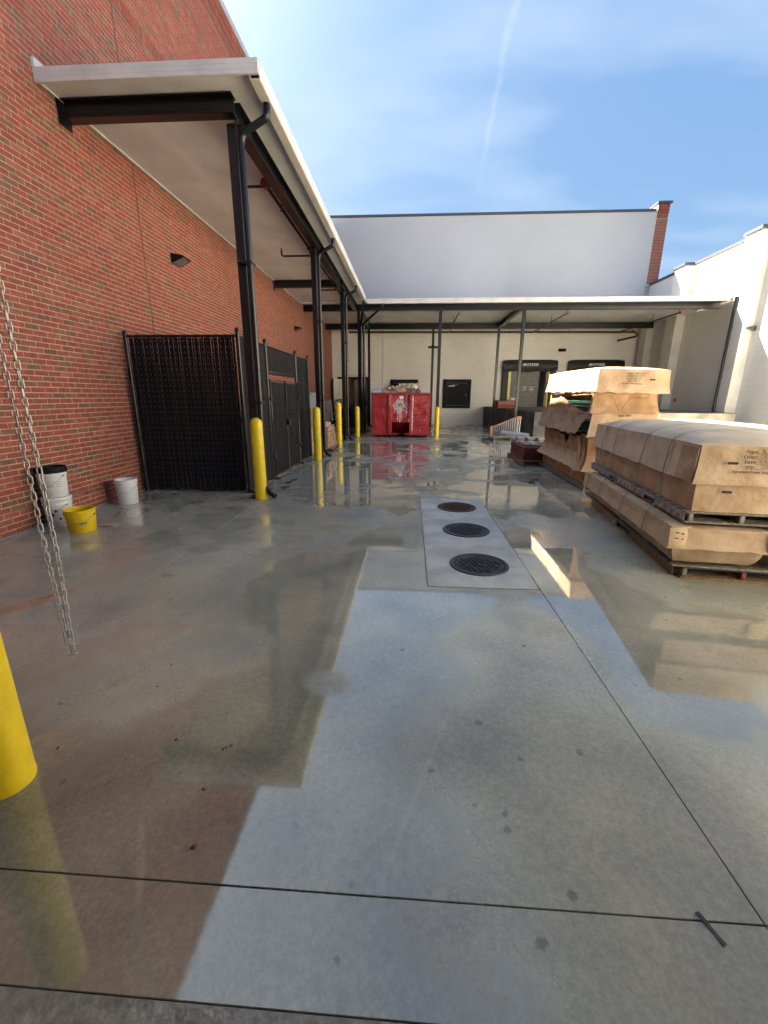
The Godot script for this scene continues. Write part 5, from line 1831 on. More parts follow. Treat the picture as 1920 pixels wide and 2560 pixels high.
func build_yard_stacks() -> void:
	make_pallet("low wooden pallet under the red brick stack", Vector3(3.25, 0, -10.93), 0.02, 1.12, 1.58, 10, M.wood)
	var sz := Vector3(0.27, 0.098, 0.128)
	var bm := Mesher.new()
	bm.box(Vector3(0.128, 0.098, 0.27) - Vector3(0.006, 0.003, 0.006), at(0, 0.049, 0), 0.006)
	var bmesh := bm.mesh()
	var count := 0
	for row in 3:
		for i in 5:
			for j in 8:
				if not (i == 4 or j == 0):
					continue
				var o := part("red_brick", bmesh, M.red_brick, self, Transform3D(Basis(Vector3.UP, rng.randf_range(-0.02, 0.02)), Vector3(2.795 + j * 0.129, 0.131 + row * 0.1, -11.52 + i * 0.275 + (0.03 if row % 2 else 0.0) + rng.randf_range(-0.006, 0.006))))
				tag(o, "dark red brick in the stack on the low wooden pallet", "brick", "red bricks stacked on the pallet")
	for i in 4:
		for j in 7:
			var o2 := part("red_brick", bmesh, M.red_brick, self, at(2.924 + j * 0.129, 0.331, -11.52 + i * 0.275))
			tag(o2, "dark red brick in the stack on the low wooden pallet", "brick", "red bricks stacked on the pallet")
	# grey pavers thrown on top
	var spots := [[2.86, -11.5, 0.05], [3.02, -11.55, 0.2], [3.20, -11.5, -0.1], [3.40, -11.45, 0.3], [3.62, -11.5, 0.0], [2.88, -11.1, -0.05], [3.1, -11.05, 0.1], [2.86, -10.6, 0.12], [3.02, -10.5, -0.2], [3.35, -10.9, 0.5], [3.15, -10.45, 0.9], [3.35, -10.42, 0.1], [3.6, -10.6, 0.3], [3.55, -11.0, 0.1]]
	for i in spots.size():
		var m := Mesher.new()
		m.box(Vector3(0.13, 0.07, 0.27) if i % 3 else Vector3(0.19, 0.07, 0.38), at(0, 0.035, 0), 0.008)
		var o := part("paver", m, M.paver, self, Transform3D(Basis(Vector3.UP, spots[i][2]), Vector3(spots[i][0], 0.431, spots[i][1])))
		tag(o, "pale grey paver lying on the red brick stack", "paver", "grey pavers on the red bricks")
	for i in 3:
		var m := Mesher.new()
		m.box(Vector3(0.19, 0.07, 0.30), at(0, 0.035, 0), 0.008)
		var o := part("paver", m, M.paver, self, Transform3D(Basis(Vector3.UP, 0.1 * i), Vector3(2.92 + i * 0.24, 0.503, -11.48 + 0.02 * i)))
		tag(o, "grey paver in the upper layer on the red brick stack", "paver", "grey pavers on the red bricks")
	# pallet with ladder and duct lying on it
	make_pallet("dark weathered pallet under the ladder beside the dock", Vector3(3.72, 0, -16.55), 0.06, 1.25, 1.0, 7, M.grey_wood)
	var l := thing("ladder", "stepladder with aluminium rungs lying on its side against the dock", "ladder", Vector3(3.15, 0.132, -16.75), 0.04)
	var r1 := Mesher.new()
	r1.bar(Vector3(0, 0.03, 0), Vector3(1.0, 0.03, 0), 0.03, 0.05, 0.005)
	part("rail", r1, M.mauve, l)
	var r2 := Mesher.new()
	r2.bar(Vector3(0, 0.33, 0.02), Vector3(0.98, 0.74, 0.02), 0.03, 0.05, 0.005)
	part("rail", r2, M.mauve, l)
	for k in 12:
		var u := 0.04 + k * 0.083
		var rg := Mesher.new()
		rg.bar(Vector3(u, 0.05, 0.0), Vector3(u, 0.31 + u * 0.42, 0.02), 0.07, 0.024, 0.004, Vector3.RIGHT)
		part("rung", rg, M.alu, l)
	var fo := Mesher.new()
	fo.box(Vector3(0.06, 0.42, 0.05), at(-0.02, 0.18, 0.01), 0.006)
	part("cap", fo, M.orange, l)
	for q in [0.99, 1.06]:
		var lg := Mesher.new()
		lg.bar(Vector3(q, 0.0, 0.03), Vector3(q + 0.01, 0.62, 0.03), 0.03, 0.02, 0.004, Vector3.RIGHT)
		part("leg", lg, M.sign, l)
		var ft := Mesher.new()
		ft.box(Vector3(0.06, 0.14, 0.05), at(q + 0.01, 0.69, 0.03), 0.008)
		part("foot", ft, M.orange, l)
	var du := Mesher.new()
	var pts := []
	for k in 9:
		var u := k / 8.0
		pts.append(Vector3(lerpf(-0.55, 0.30, u), 0.10 + 0.05 * (1.0 - u), lerpf(-0.2, 0.45, u)))
	du.tube(pts, 0.09, 18, false)
	var inner := []
	for p in pts: inner.append(p)
	du.tube(inner, 0.078, 18, false)
	tag(part("duct_pipe", du, M.grey_plastic, self, at(4.02, 0.131, -16.25)), "bent grey plastic pipe lying on the weathered pallet", "pipe")
	var sh := Mesher.new()
	sh.sheet(func(u: float, v: float) -> Vector3: return Vector3(lerpf(-0.4, 0.35, u), 0.03 + 0.04 * sin(u * 5.0) * v, lerpf(0.0, 0.35, v)), 14, 6, 0.01, Vector3.UP)
	tag(part("plastic_sheet", sh, M.foam, self, at(3.75, 0.131, -16.35)), "pale blue plastic sheet lying flat beside the bent grey pipe", "plastic sheet")


# ---- cardboard ------------------------------------------------------------------------------------------------------

# Walls and top of a carton between corner (x0, z0) and (x1, z1) in its own axes; flare widens the foot, wobble bends the walls.
# holes: side letter -> Callable(u, v) that leaves cells out. Sides: l (-x), r (+x), f (+z), b (-z).
func carton(parent: Node3D, called: String, x0: float, x1: float, z0: float, z1: float, y0: float, y1: float, flare: float, wobble: float, seed_at: int, m: Material, dome := -1.0, holes := {}, hem := 0.008, lean := Vector2.ZERO, side_mats := {}) -> Node3D:
	var o := Node3D.new()
	o.name = numbered(parent, called)
	parent.add_child(o, true)
	var nz := FastNoiseLite.new()
	nz.seed = seed_at
	nz.frequency = 1.4
	nz.fractal_octaves = 3
	var crease := FastNoiseLite.new()
	crease.seed = seed_at + 5
	crease.frequency = 3.2
	crease.noise_type = FastNoiseLite.TYPE_CELLULAR
	crease.cellular_return_type = FastNoiseLite.RETURN_DISTANCE2_SUB
	var sides := {"l": [Vector2(x0, z1), Vector2(x0, z0), Vector2(-1, 0)], "f": [Vector2(x0, z0), Vector2(x1, z0), Vector2(0, 1)], "r": [Vector2(x1, z0), Vector2(x1, z1), Vector2(1, 0)], "b": [Vector2(x1, z1), Vector2(x0, z1), Vector2(0, -1)]}
	var mid := Vector2((x0 + x1) * 0.5, (z0 + z1) * 0.5)
	for key in ["l", "f", "r", "b"]:
		var s: Array = sides[key]
		var out: Vector2 = s[2]
		var length: float = s[0].distance_to(s[1])
		var shape := func(u: float, v: float) -> Vector3:
			var y := lerpf(y1, y0, v)
			var p: Vector2 = s[0].lerp(s[1], u)
			var fl := flare * v * v
			var grow := Vector2(signf(p.x - mid.x) if absf(absf(p.x - mid.x) - (x1 - x0) * 0.5) < 0.001 else 0.0, signf(p.y - mid.y) if absf(absf(p.y - mid.y) - (z0 - z1) * 0.5) < 0.001 else 0.0)
			p += grow * fl
			var w := pow(sin(clampf(u, 0.0, 1.0) * PI), 0.5) * (0.25 + 0.75 * sin(v * PI * 0.9))
			var n1 := nz.get_noise_2d(p.x * 0.8 + p.y * 0.8, y * 2.0)
			var n2 := crease.get_noise_2d(p.x + p.y, y * 1.5)
			p += out * (wobble * (n1 * 1.1 + n2 * 0.45) * w)
			var yy := y + v * hem * nz.get_noise_2d((p.x + p.y) * 3.0, 9.0) * 2.0
			return Vector3(p.x + lean.x * (y - y0), yy, p.y + lean.y * (y - y0))
		var mb := Mesher.new()
		var nu := clampi(int(length / 0.045), 10, 64)
		mb.sheet(shape, nu, 10, 0.006, Vector3(out.x, 0, out.y), holes.get(key))
		part("side_panel", mb, side_mats.get(key, m), o)
	if dome > -0.5:
		var tm := Mesher.new()
		tm.sheet(func(u: float, v: float) -> Vector3: return Vector3(lerpf(x0, x1, u), carton_top(u, v, y1, dome) + 0.01 * nz.get_noise_2d(u * 4.0, v * 7.0) * sin(u * PI) * sin(v * PI), lerpf(z0, z1, v)) + Vector3(lean.x, 0, lean.y) * (y1 - y0), 30, 40, 0.006, Vector3.UP)
		part("top_panel", tm, side_mats.get("t", m), o)
	return o


func carton_top(u: float, v: float, y1: float, dome: float) -> float:
	var a := 1.0 - pow(absf(u * 2.0 - 1.0), 3.2)
	var b := 1.0 - pow(absf(v * 2.0 - 1.0), 5.0)
	return y1 + dome * pow(maxf(a * b, 0.0), 0.7)


func strap(p: Array, wide: float, label: String, group: String, across := Vector3(0, 0, 1)) -> void:
	# p: points along the band
	var lens := [0.0]
	for i in range(1, p.size()):
		lens.append(lens[-1] + p[i].distance_to(p[i - 1]))
	var m := Mesher.new()
	m.sheet(func(u: float, v: float) -> Vector3:
		var at_len: float = u * lens[-1]
		var i := 0
		while i < p.size() - 2 and lens[i + 1] < at_len:
			i += 1
		var k: float = (at_len - lens[i]) / maxf(lens[i + 1] - lens[i], 0.0001)
		return p[i].lerp(p[i + 1], k) + across * ((v - 0.5) * wide), 90, 1, 0.0015, Vector3(-0.6, 0.8, 0))
	tag(part("strap", m, M.strap), label, "strap", group)


func stadium(wide: float, high: float, thick: float) -> Mesher:
	var m := Mesher.new()
	var r := high * 0.5
	var pts := []
	for k in 9:
		var g := -PI * 0.5 + PI * k / 8.0
		pts.append(Vector3(wide * 0.5 - r + r * cos(g), r * sin(g), 0))
	for k in 9:
		var g := PI * 0.5 + PI * k / 8.0
		pts.append(Vector3(-wide * 0.5 + r + r * cos(g), r * sin(g), 0))
	for k in pts.size():
		var j := (k + 1) % pts.size()
		m.tri(Vector3(0, 0, thick), pts[k] + Vector3(0, 0, thick), pts[j] + Vector3(0, 0, thick), Vector3.BACK, Vector3.BACK, Vector3.BACK)
		m.face(pts[k], pts[j], pts[j] + Vector3(0, 0, thick), pts[k] + Vector3(0, 0, thick), pts[k] + pts[j])
	return m


func form_print(parent: Node, p: Vector3, k: float, hand: Array, gap := 0.042) -> void:
	# the printed form: four captions, ruled lines, and handwriting
	var caps := ["Type:", "Color:", "Date:", "Qty:"]
	var dx := [0.0, -0.004, 0.002, 0.006]
	for i in 4:
		var t := lettering(parent, caps[i], 0.026 * k, p + Vector3((0.03 + dx[i]) * k, -i * gap * k, 0), Basis.IDENTITY, M.ink, "printed_word", false, 0.0012)
		var l := Mesher.new()
		l.box(Vector3(0.20, 0.0022, 0.001) * k, at(p.x + 0.17 * k, p.y - (i * gap + 0.016) * k, p.z), 0.0)
		part("ruled_line", l, M.ink, parent)
		var h := TextMesh.new()
		var f := SystemFont.new()
		f.font_names = PackedStringArray(["Droid Serif"])
		f.font_italic = true
		h.font = f
		h.text = hand[i]
		h.font_size = 28
		h.pixel_size = (0.046 if i == 0 else 0.034) * k / 26.0
		h.depth = 0.001
		h.curve_step = 3.0
		part("handwriting", h, M.ink, parent, Transform3D(Basis(Vector3.BACK, 0.03), p + Vector3(0.155 * k, (-i * gap + 0.006) * k, 0)))
	lettering(parent, "Signature From Shipping", 0.020 * k, p + Vector3(0.075 * k, -4.0 * gap * k, 0), Basis.IDENTITY, M.ink, "printed_word", false, 0.0012)
	var sl := Mesher.new()
	sl.box(Vector3(0.13, 0.0022, 0.001) * k, at(p.x + 0.25 * k, p.y - (4.0 * gap + 0.010) * k, p.z), 0.0)
	part("ruled_line", sl, M.ink, parent)


# ---- the stack of strapped cartons nearest the camera ---------------------------------------------------------------

func build_near_stack() -> void:
	var turn := -0.1301
	var org := Vector3(2.52, 0, -3.71)
	var bs := Basis(Vector3.UP, turn)
	var loc := func(x: float, y: float, z: float) -> Vector3: return org + bs * Vector3(x, y, z)
	# long lower pallet
	var t := thing("pallet", "long whitewashed pallet at the foot of the strapped cartons", "pallet", org, turn, "wooden pallets")
	for x in [0.022, 0.50, 0.98, 1.45]:
		for k in 2:
			var s := Mesher.new()
			s.box(Vector3(0.04, 0.075, 1.46), at(x, 0.057, -0.75 - k * 1.5), 0.005)
			part("stringer", s, M.grey_wood if x < 0.1 else M.red_wood, t)
	for k in 20:
		var b := Mesher.new()
		b.box(Vector3(1.50, 0.018, 0.10), at(0.735, 0.104, -0.06 - k * 0.151), 0.003)
		part("deck_board", b, M.blue_wood if k == 0 else M.grey_wood, t)
	for z in [-0.05, -1.2, -1.75, -2.92]:
		var b := Mesher.new()
		b.box(Vector3(1.50, 0.018, 0.10), at(0.735, 0.0095, z), 0.003)
		part("bottom_board", b, M.wood if z > -0.1 else M.grey_wood, t)
	for k in 2:
		var g := Mesher.new()
		g.box(Vector3(0.015, 0.105, 1.1), at(-0.055, 0.062, -0.62 - k * 1.55), 0.004)
		part("side_board", g, M.pale_wood if k == 1 else M.wood, t)
	lettering(t, "Losel", 0.11, Vector3(-0.066, 0.060, -2.30), Basis(Vector3.UP, -PI * 0.5), M.red_box, "red_lettering", true)
	var brd := Mesher.new()
	brd.box(Vector3(1.62, 0.014, 2.95), at(0.70, 0.122, -1.47), 0.003)
	part("plank_sheet", brd, M.grey_wood, t)
	var edge := Mesher.new()
	edge.box(Vector3(0.05, 0.03, 2.9), at(-0.09, 0.140, -1.50), 0.006)
	part("edge_strip", edge, M.iron, t)
	# lower cartons side by side
	var low := [[-0.185, 0.585, "tan carton with a wide lid in the bottom layer, at the stack corner"], [0.60, 1.50, "tan carton in the bottom layer beside the corner carton"]]
	for k in 2:
		var c := thing("carton", low[k][2], "cardboard box", org, turn, "cartons of the strapped stack")
		var a: float = low[k][0]
		var b: float = low[k][1]
		carton(c, "tray", a + 0.03, b - 0.01, 0.045, -2.72, 0.165, 0.36, -0.055, 0.02, 500 + k, M.card_grey, -1.0, {}, 0.004)
		carton(c, "lid", a, b, 0.06, -2.75, 0.315, 0.50 + 0.02 * k, 0.035, 0.016, 510 + k, M.card, 0.015, {}, 0.007)
		var fl := Mesher.new()
		fl.sheet(func(u: float, v: float) -> Vector3: return Vector3(lerpf(a - 0.03, a + 0.16, u), lerpf(0.50, 0.335, v) + 0.01 * u, 0.085 + 0.02 * v - 0.05 * u * u), 8, 6, 0.006, Vector3(0, 0, 1))
		part("corner_flap", fl, M.card, c)
		for q in [[0.05, 0.46], [0.05, 0.41], [0.10, 0.45], [0.10, 0.40]]:
			var h := part("staple", stadium(0.03, 0.009, 0.002), M.ink, c, at(a + q[0] - 0.02, q[1], 0.105 - q[0] * 0.25))
	# upper pallet
	var up := thing("pallet", "grey weathered pallet between the lower and upper strapped cartons", "pallet", loc.call(0, 0.532, 0), turn, "wooden pallets")
	for x in [-0.03, 0.37, 0.74, 1.11, 1.46]:
		var s := Mesher.new()
		s.box(Vector3(0.04, 0.072, 2.96), at(x, 0.05, -1.48), 0.004)
		part("stringer", s, M.grey_wood, up)
	# solid side boards with lifting notches
	for q in [[-0.02, -0.62, 0.0], [-0.62, -0.90, 0.045], [-0.90, -1.75, 0.0], [-1.75, -2.05, 0.045], [-2.05, -2.97, 0.0]]:
		var sb := Mesher.new()
		sb.span(Vector3(-0.085, 0.016 + q[2], q[0]), Vector3(-0.068, 0.087, q[1]), 0.004)
		part("side_board", sb, M.pale_wood, up)
	for k in 20:
		for y in [0.0075, 0.0945]:
			var b := Mesher.new()
			b.box(Vector3(1.56, 0.014, 0.11), at(0.70, y, -0.045 - k * 0.15), 0.003)
			part("deck_board", b, M.grey_wood, up)
	# upper carton: tray and a deep bulging lid, pale on top
	var c2 := thing("carton", "large pale topped carton with a written form, on the grey weathered pallet", "cardboard box", org, turn, "cartons of the strapped stack")
	carton(c2, "tray", -0.04, 1.47, -0.005, -3.0, 0.636, 0.92, -0.012, 0.022, 540, M.card, -1.0, {}, 0.002)
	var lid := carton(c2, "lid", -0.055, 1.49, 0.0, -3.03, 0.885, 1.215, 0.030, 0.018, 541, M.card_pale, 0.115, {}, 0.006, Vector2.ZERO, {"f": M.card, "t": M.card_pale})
	var corner := Mesher.new()
	corner.sheet(func(u: float, v: float) -> Vector3: return Vector3(-0.075 - 0.018 * v * v, lerpf(1.19, 0.90, v), lerpf(0.0, -0.30, u)), 6, 8, 0.005, Vector3(-1, 0, 0))
	part("corner_board", corner, M.card_grey, lid)
	form_print(lid, Vector3(0.275, 1.172, 0.036), 1.0, ["A.E.P", "GREEN", "6/10/21", "2X8"])
	part("painted_handle_hole", stadium(0.082, 0.022, 0.002), M.ink, lid, at(0.182, 1.074, 0.034))  # raised black plate: the dark inside the opening is painted
	part("painted_handle_hole", stadium(0.082, 0.022, 0.002), M.ink, lid, at(0.189, 0.826, 0.026))
	# green straps over the whole stack
	var zs := [-2.50, -2.02, -1.08, -0.52]
	for k in 4:
		var z: float = zs[k]
		var pts := []
		for q in [[-0.15, 0.10], [-0.225, 0.33], [-0.20, 0.50], [-0.11, 0.60], [-0.095, 0.70], [-0.11, 0.88], [-0.10, 1.0], [-0.085, 1.12], [-0.07, 1.21]]:
			pts.append(loc.call(q[0], q[1], z + 0.05 * (1.2 - q[1]) * (1.0 if k % 2 else -1.6)))
		for i in 21:
			var u := i / 20.0
			pts.append(loc.call(lerpf(-0.055, 1.49, u), carton_top(u, -(z) / 3.03, 1.215, 0.115) + 0.016, z))
		pts.append(loc.call(1.53, 0.9, z))
		pts.append(loc.call(1.53, 0.2, z))
		strap(pts, 0.018, ["green strap at the torn stack end of the pale topped carton", "green strap second from the torn stack end of the pale topped carton", "green strap second from the written form end of the pale topped carton", "green strap beside the corner board of the pale topped carton"][k], "straps on the carton stacks", bs * Vector3(0, 0, 1))


# ---- the taller stack of torn cartons behind it ---------------------------------------------------------------------

func build_far_stack() -> void:
	var turn := -0.033
	var org := Vector3(3.07, 0, -7.45)
	var bs := Basis(Vector3.UP, turn)
	var loc := func(x: float, y: float, z: float) -> Vector3: return org + bs * Vector3(x, y, z)
	var t := thing("pallet", "grey pallet under the tall stack of torn cartons", "pallet", org, turn, "wooden pallets")
	for x in [0.02, 0.5, 1.0]:
		var s := Mesher.new()
		s.box(Vector3(0.04, 0.09, 2.74), at(x, 0.065, -1.37), 0.004)
		part("stringer", s, M.grey_wood, t)
	for k in 18:
		var b := Mesher.new()
		b.box(Vector3(1.04, 0.02, 0.10), at(0.51, 0.12, -0.05 - k * 0.155), 0.003)
		part("deck_board", b, M.grey_wood, t)
	for k in 4:
		var b := Mesher.new()
		b.box(Vector3(1.04, 0.02, 0.10), at(0.51, 0.010, -0.05 - k * 0.878), 0.003)
		part("bottom_board", b, M.grey_wood, t)
	var nz := FastNoiseLite.new()
	nz.seed = 77
	nz.frequency = 3.5
	var grp := "torn cartons of the tall stack"
	# bottom layer
	var e := thing("carton", "orange brown carton with a flaring lid at the bottom of the torn stack", "cardboard box", org, turn, grp)
	carton(e, "tray", 0.0, 1.03, 0.0, -2.72, 0.132, 0.46, 0.0, 0.05, 601, M.card_orange, -1.0, {}, 0.003)
	carton(e, "lid", -0.02, 1.05, 0.02, -2.74, 0.36, 0.62, 0.11, 0.04, 602, M.card, 0.0, {}, 0.012)
	var flap := Mesher.new()
	flap.sheet(func(u: float, v: float) -> Vector3: return Vector3(lerpf(-0.10, -0.17, v), lerpf(0.70, 0.33, v) + 0.05 * u, lerpf(-0.25, 0.10, u) + 0.05 * v), 8, 8, 0.006, Vector3(-1, 0, 0.3))
	part("torn_flap", flap, M.card, e)
	# torn layer
	var d := thing("carton", "crushed orange carton with a jagged black tear in its side", "cardboard box", org, turn, grp)
	var tear := func(u: float, v: float) -> bool: return v < 0.13 + 0.30 * maxf(0.0, nz.get_noise_2d(u * 2.6, 1.0) + 0.25) + (0.42 if absf(u - 0.57) < 0.035 * (1.0 - v) * 2.0 else 0.0) and u > 0.10 and u < 0.86
	carton(d, "tray", -0.015, 1.04, 0.02, -2.70, 0.60, 0.97, -0.02, 0.07, 611, M.card_orange, -1.0, {"l": tear}, 0.01)
	var peel := Mesher.new()
	peel.sheet(func(u: float, v: float) -> Vector3: return Vector3(-0.03 - 0.16 * sin(u * PI * 0.6), lerpf(0.98, 0.60, v) - 0.12 * u, lerpf(-0.20, 0.14, u)), 8, 8, 0.006, Vector3(-1, 0, 0.5), func(u: float, v: float) -> bool: return v > 0.55 + 0.4 * u)
	part("torn_flap", peel, M.card_orange, d)
	# third layer
	var c := thing("carton", "grey stained carton with a sagging side panel above the jagged tear", "cardboard box", org, turn, grp)
	carton(c, "lid", -0.02, 1.04, 0.03, -2.72, 0.95, 1.36, 0.07, 0.035, 621, M.card_grey, -1.0, {"l": func(u: float, v: float) -> bool: return u > 0.93 - 0.10 * v and v > 0.25}, 0.02, Vector2.ZERO, {"f": M.card})
	lettering(c, "Type: Poll", 0.032, Vector3(0.50, 1.315, 0.048), Basis.IDENTITY, M.ink, "printed_word", true)
	# fourth layer with the big hole
	var b4 := thing("carton", "water stained orange carton with a large hole showing green contents", "cardboard box", org, turn, grp)
	var big := func(u: float, v: float) -> bool:
		var edge := 0.10 + 0.9 * pow(clampf((u - 0.30) / 0.62, 0.0, 1.0), 0.8) + 0.12 * nz.get_noise_2d(u * 4.0, v * 4.0 + 3.0)
		return u > 0.30 and u < 0.96 and v > 0.06 and v < edge
	carton(b4, "tray", -0.01, 0.98, 0.03, -2.70, 1.345, 1.68, 0.05, 0.05, 631, M.card_orange, -1.0, {"l": big}, 0.012, Vector2.ZERO, {"f": M.card_orange})
	var stain := Mesher.new()
	var sp := []
	for i in 26:
		var u := i / 25.0
		sp.append(Vector3(0.22 + 0.62 * u, 1.62 - 0.22 * exp(-pow((u - 0.32) * 7.0, 2.0)) - 0.05 * u + 0.03 * nz.get_noise_2d(u * 5.0, 8.0), 0.052))
	stain.tube(sp, 0.0035, 4)
	part("tide_mark", stain, M.brown_board, b4)
	# top layer
	var a := thing("carton", "sunlit tan carton lid with a written form on top of the torn stack", "cardboard box", org, turn, grp)
	var ln := carton(a, "lid", -0.03, 1.07, 0.02, -2.74, 1.665, 2.035, 0.035, 0.03, 641, M.card, 0.06, {}, 0.012)
	form_print(ln, Vector3(0.40, 1.965, 0.068), 0.92, ["Pol.B. Mermaid", "Random Leaves", "10/01/20", "24x12"])
	part("painted_handle_hole", stadium(0.085, 0.024, 0.002), M.ink, ln, at(0.79, 1.876, 0.064))  # black plate painted for the shade in a hand opening
	var seam := Mesher.new()
	seam.sheet(func(u: float, v: float) -> Vector3: return Vector3(-0.038 - 0.03 * v * v, lerpf(2.03, 1.675, v), lerpf(0.02, -0.62, u)), 8, 8, 0.005, Vector3(-1, 0, 0))
	part("corner_board", seam, M.card_orange, ln)
	# the pile has slumped: each layer sits a little askew
	d.rotation.z = 0.018
	c.rotation = Vector3(0.012, turn + 0.03, -0.012)
	c.position += Vector3(-0.03, 0.0, 0.0)
	b4.rotation = Vector3(-0.010, turn - 0.025, 0.012)
	a.rotation = Vector3(0.012, turn + 0.015, -0.022)
	a.position += Vector3(-0.02, 0.02, 0.03)
	# green contents that show through the holes
	var gs := [[Vector3(0.52, 1.405, -1.2), Vector3(0.92, 0.10, 2.2), "green plastic panel lying in the torn fourth carton"], [Vector3(0.50, 1.515, -0.95), Vector3(0.84, 0.07, 1.4), "green plastic panel on top in the torn fourth carton"],
		[Vector3(0.50, 1.10, -1.2), Vector3(0.86, 0.22, 2.3), "green plastic panel inside the grey stained carton"], [Vector3(0.52, 0.78, -1.3), Vector3(0.8, 0.18, 2.2), "dark green plastic panel behind the jagged tear"]]
	for q in gs:
		var m := Mesher.new()
		m.box(q[1], Transform3D.IDENTITY, 0.02)
		m.box(Vector3(q[1].x + 0.02, 0.02, q[1].z + 0.02), at(0, q[1].y * 0.5 - 0.02, 0), 0.006)
		tag(part("green_panel", m, M.green, self, Transform3D(bs, loc.call(q[0].x, q[0].y, q[0].z))), q[2], "plastic panel", "green panels in the torn cartons")
	for q in [[-2.28, 0], [-0.06, 1]]:
		var pts := []
		for r in [[-0.03, 0.10], [-0.09, 0.36], [-0.06, 0.62], [-0.10, 0.80], [-0.13, 0.95], [-0.06, 1.2], [-0.05, 1.36], [-0.07, 1.66], [-0.07, 1.72], [-0.05, 2.03], [0.2, 2.085], [0.5, 2.11], [0.85, 2.085], [1.08, 2.03], [1.10, 1.0], [1.10, 0.15]]:
			pts.append(loc.call(r[0], r[1], q[0] if q[1] == 0 else -1.15))
		if q[1] == 0:
			strap(pts, 0.014, "green plastic strap bound round the torn carton stack", "straps on the carton stacks", bs * Vector3(0, 0, 1))


# ---- chain, buckets and small things --------------------------------------------------------------------------------

func build_chain() -> void:
	var t := thing("hoist_chain", "galvanised hand chain loop hanging from the rolling door hood", "chain", Vector3.ZERO)
	var lm := Mesher.new()
	var ring := []
	var r := 0.0068
	var s := 0.0098
	for k in 7:
		var g := PI * k / 6.0
		ring.append(Vector3(r * cos(g), s + r * sin(g), 0))
	for k in 7:
		var g := PI + PI * k / 6.0
		ring.append(Vector3(r * cos(g), -s + r * sin(g), 0))
	lm.tube(ring, 0.0024, 6, false, true)
	var link := lm.mesh()
	var path := []
	path.append(Vector3(-1.205, 3.60, -1.30))
	path.append(Vector3(-1.222, 1.74, -1.30))
	path.append(Vector3(-1.226, 1.04, -1.30))
	path.append(Vector3(-1.243, 0.70, -1.30))
	path.append(Vector3(-1.249, 0.665, -1.30))
	path.append(Vector3(-1.255, 0.665, -1.30))
	path.append(Vector3(-1.260, 0.70, -1.30))
	path.append(Vector3(-1.267, 1.04, -1.302))
	path.append(Vector3(-1.268, 1.74, -1.303))
	path.append(Vector3(-1.290, 3.60, -1.305))
	var step := 0.0277
	var i := 0
	var done := 0.0
	var along := 0.0
	var k := 0
	while i < path.size() - 1:
		var seg: float = path[i].distance_to(path[i + 1])
		while along <= done + seg:
			var p: Vector3 = path[i].lerp(path[i + 1], (along - done) / seg)
			var y: Vector3 = (path[i] - path[i + 1]).normalized()
			var x := y.cross(Vector3(0, 0, 1)).normalized()
			var bs := Basis(x, y, x.cross(y)) * Basis(Vector3.UP, (0.6 if k % 2 else 0.6 + PI * 0.5) + rng.randf_range(-0.15, 0.15) + 0.5 * sin(along * 1.7))
			part("link", link, M.zinc, t, Transform3D(bs, p))
			along += step
			k += 1
		done += seg
		i += 1
	var w := Mesher.new()
	w.tube([Vector3(-1.247, 3.66, -1.25), Vector3(-1.247, 3.66, -1.36)], 0.05, 20)
	part("chain_wheel", w, M.iron, t)


func bucket_mesh(r0: float, r1: float, high: float) -> Mesher:
	var m := Mesher.new()
	var w := 0.0035
	var f := func(y: float) -> float: return lerpf(r0, r1, y / high)
	m.lathe([Vector2(0.0, 0.004), Vector2(r0 - 0.008, 0.004), Vector2(r0 - 0.004, 0.0), Vector2(r0, 0.004), Vector2(f.call(high * 0.72), high * 0.72), Vector2(f.call(high * 0.72) + 0.007, high * 0.725), Vector2(f.call(high * 0.78) + 0.007, high * 0.775), Vector2(f.call(high * 0.78), high * 0.78),
		Vector2(f.call(high * 0.87), high * 0.87), Vector2(f.call(high * 0.87) + 0.008, high * 0.872), Vector2(f.call(high * 0.9) + 0.008, high * 0.895), Vector2(f.call(high * 0.9), high * 0.90), Vector2(r1, high * 0.985), Vector2(r1 + 0.004, high * 0.99), Vector2(r1 + 0.003, high), Vector2(r1 - w, high), Vector2(r0 - w, 0.008), Vector2(0.0, 0.008)], 44)
	return m


func bail(parent: Node3D, r: float, y: float, drop: float, turn: float) -> void:
	var pts := []
	for k in 15:
		var g := PI * k / 14.0
		pts.append(Vector3(r * cos(g), y - drop * sin(g), (r + 0.004) * sin(g) * 0.98 + 0.004).rotated(Vector3.UP, turn))
	var m := Mesher.new()
	m.tube(pts, 0.0023, 6)
	for sg in [0, 14]:
		m.tube([pts[sg] * Vector3(0.97, 1, 0.97), pts[sg] * Vector3(1.05, 1, 1.05)], 0.012, 10)
	part("handle", m, M.alu, parent)


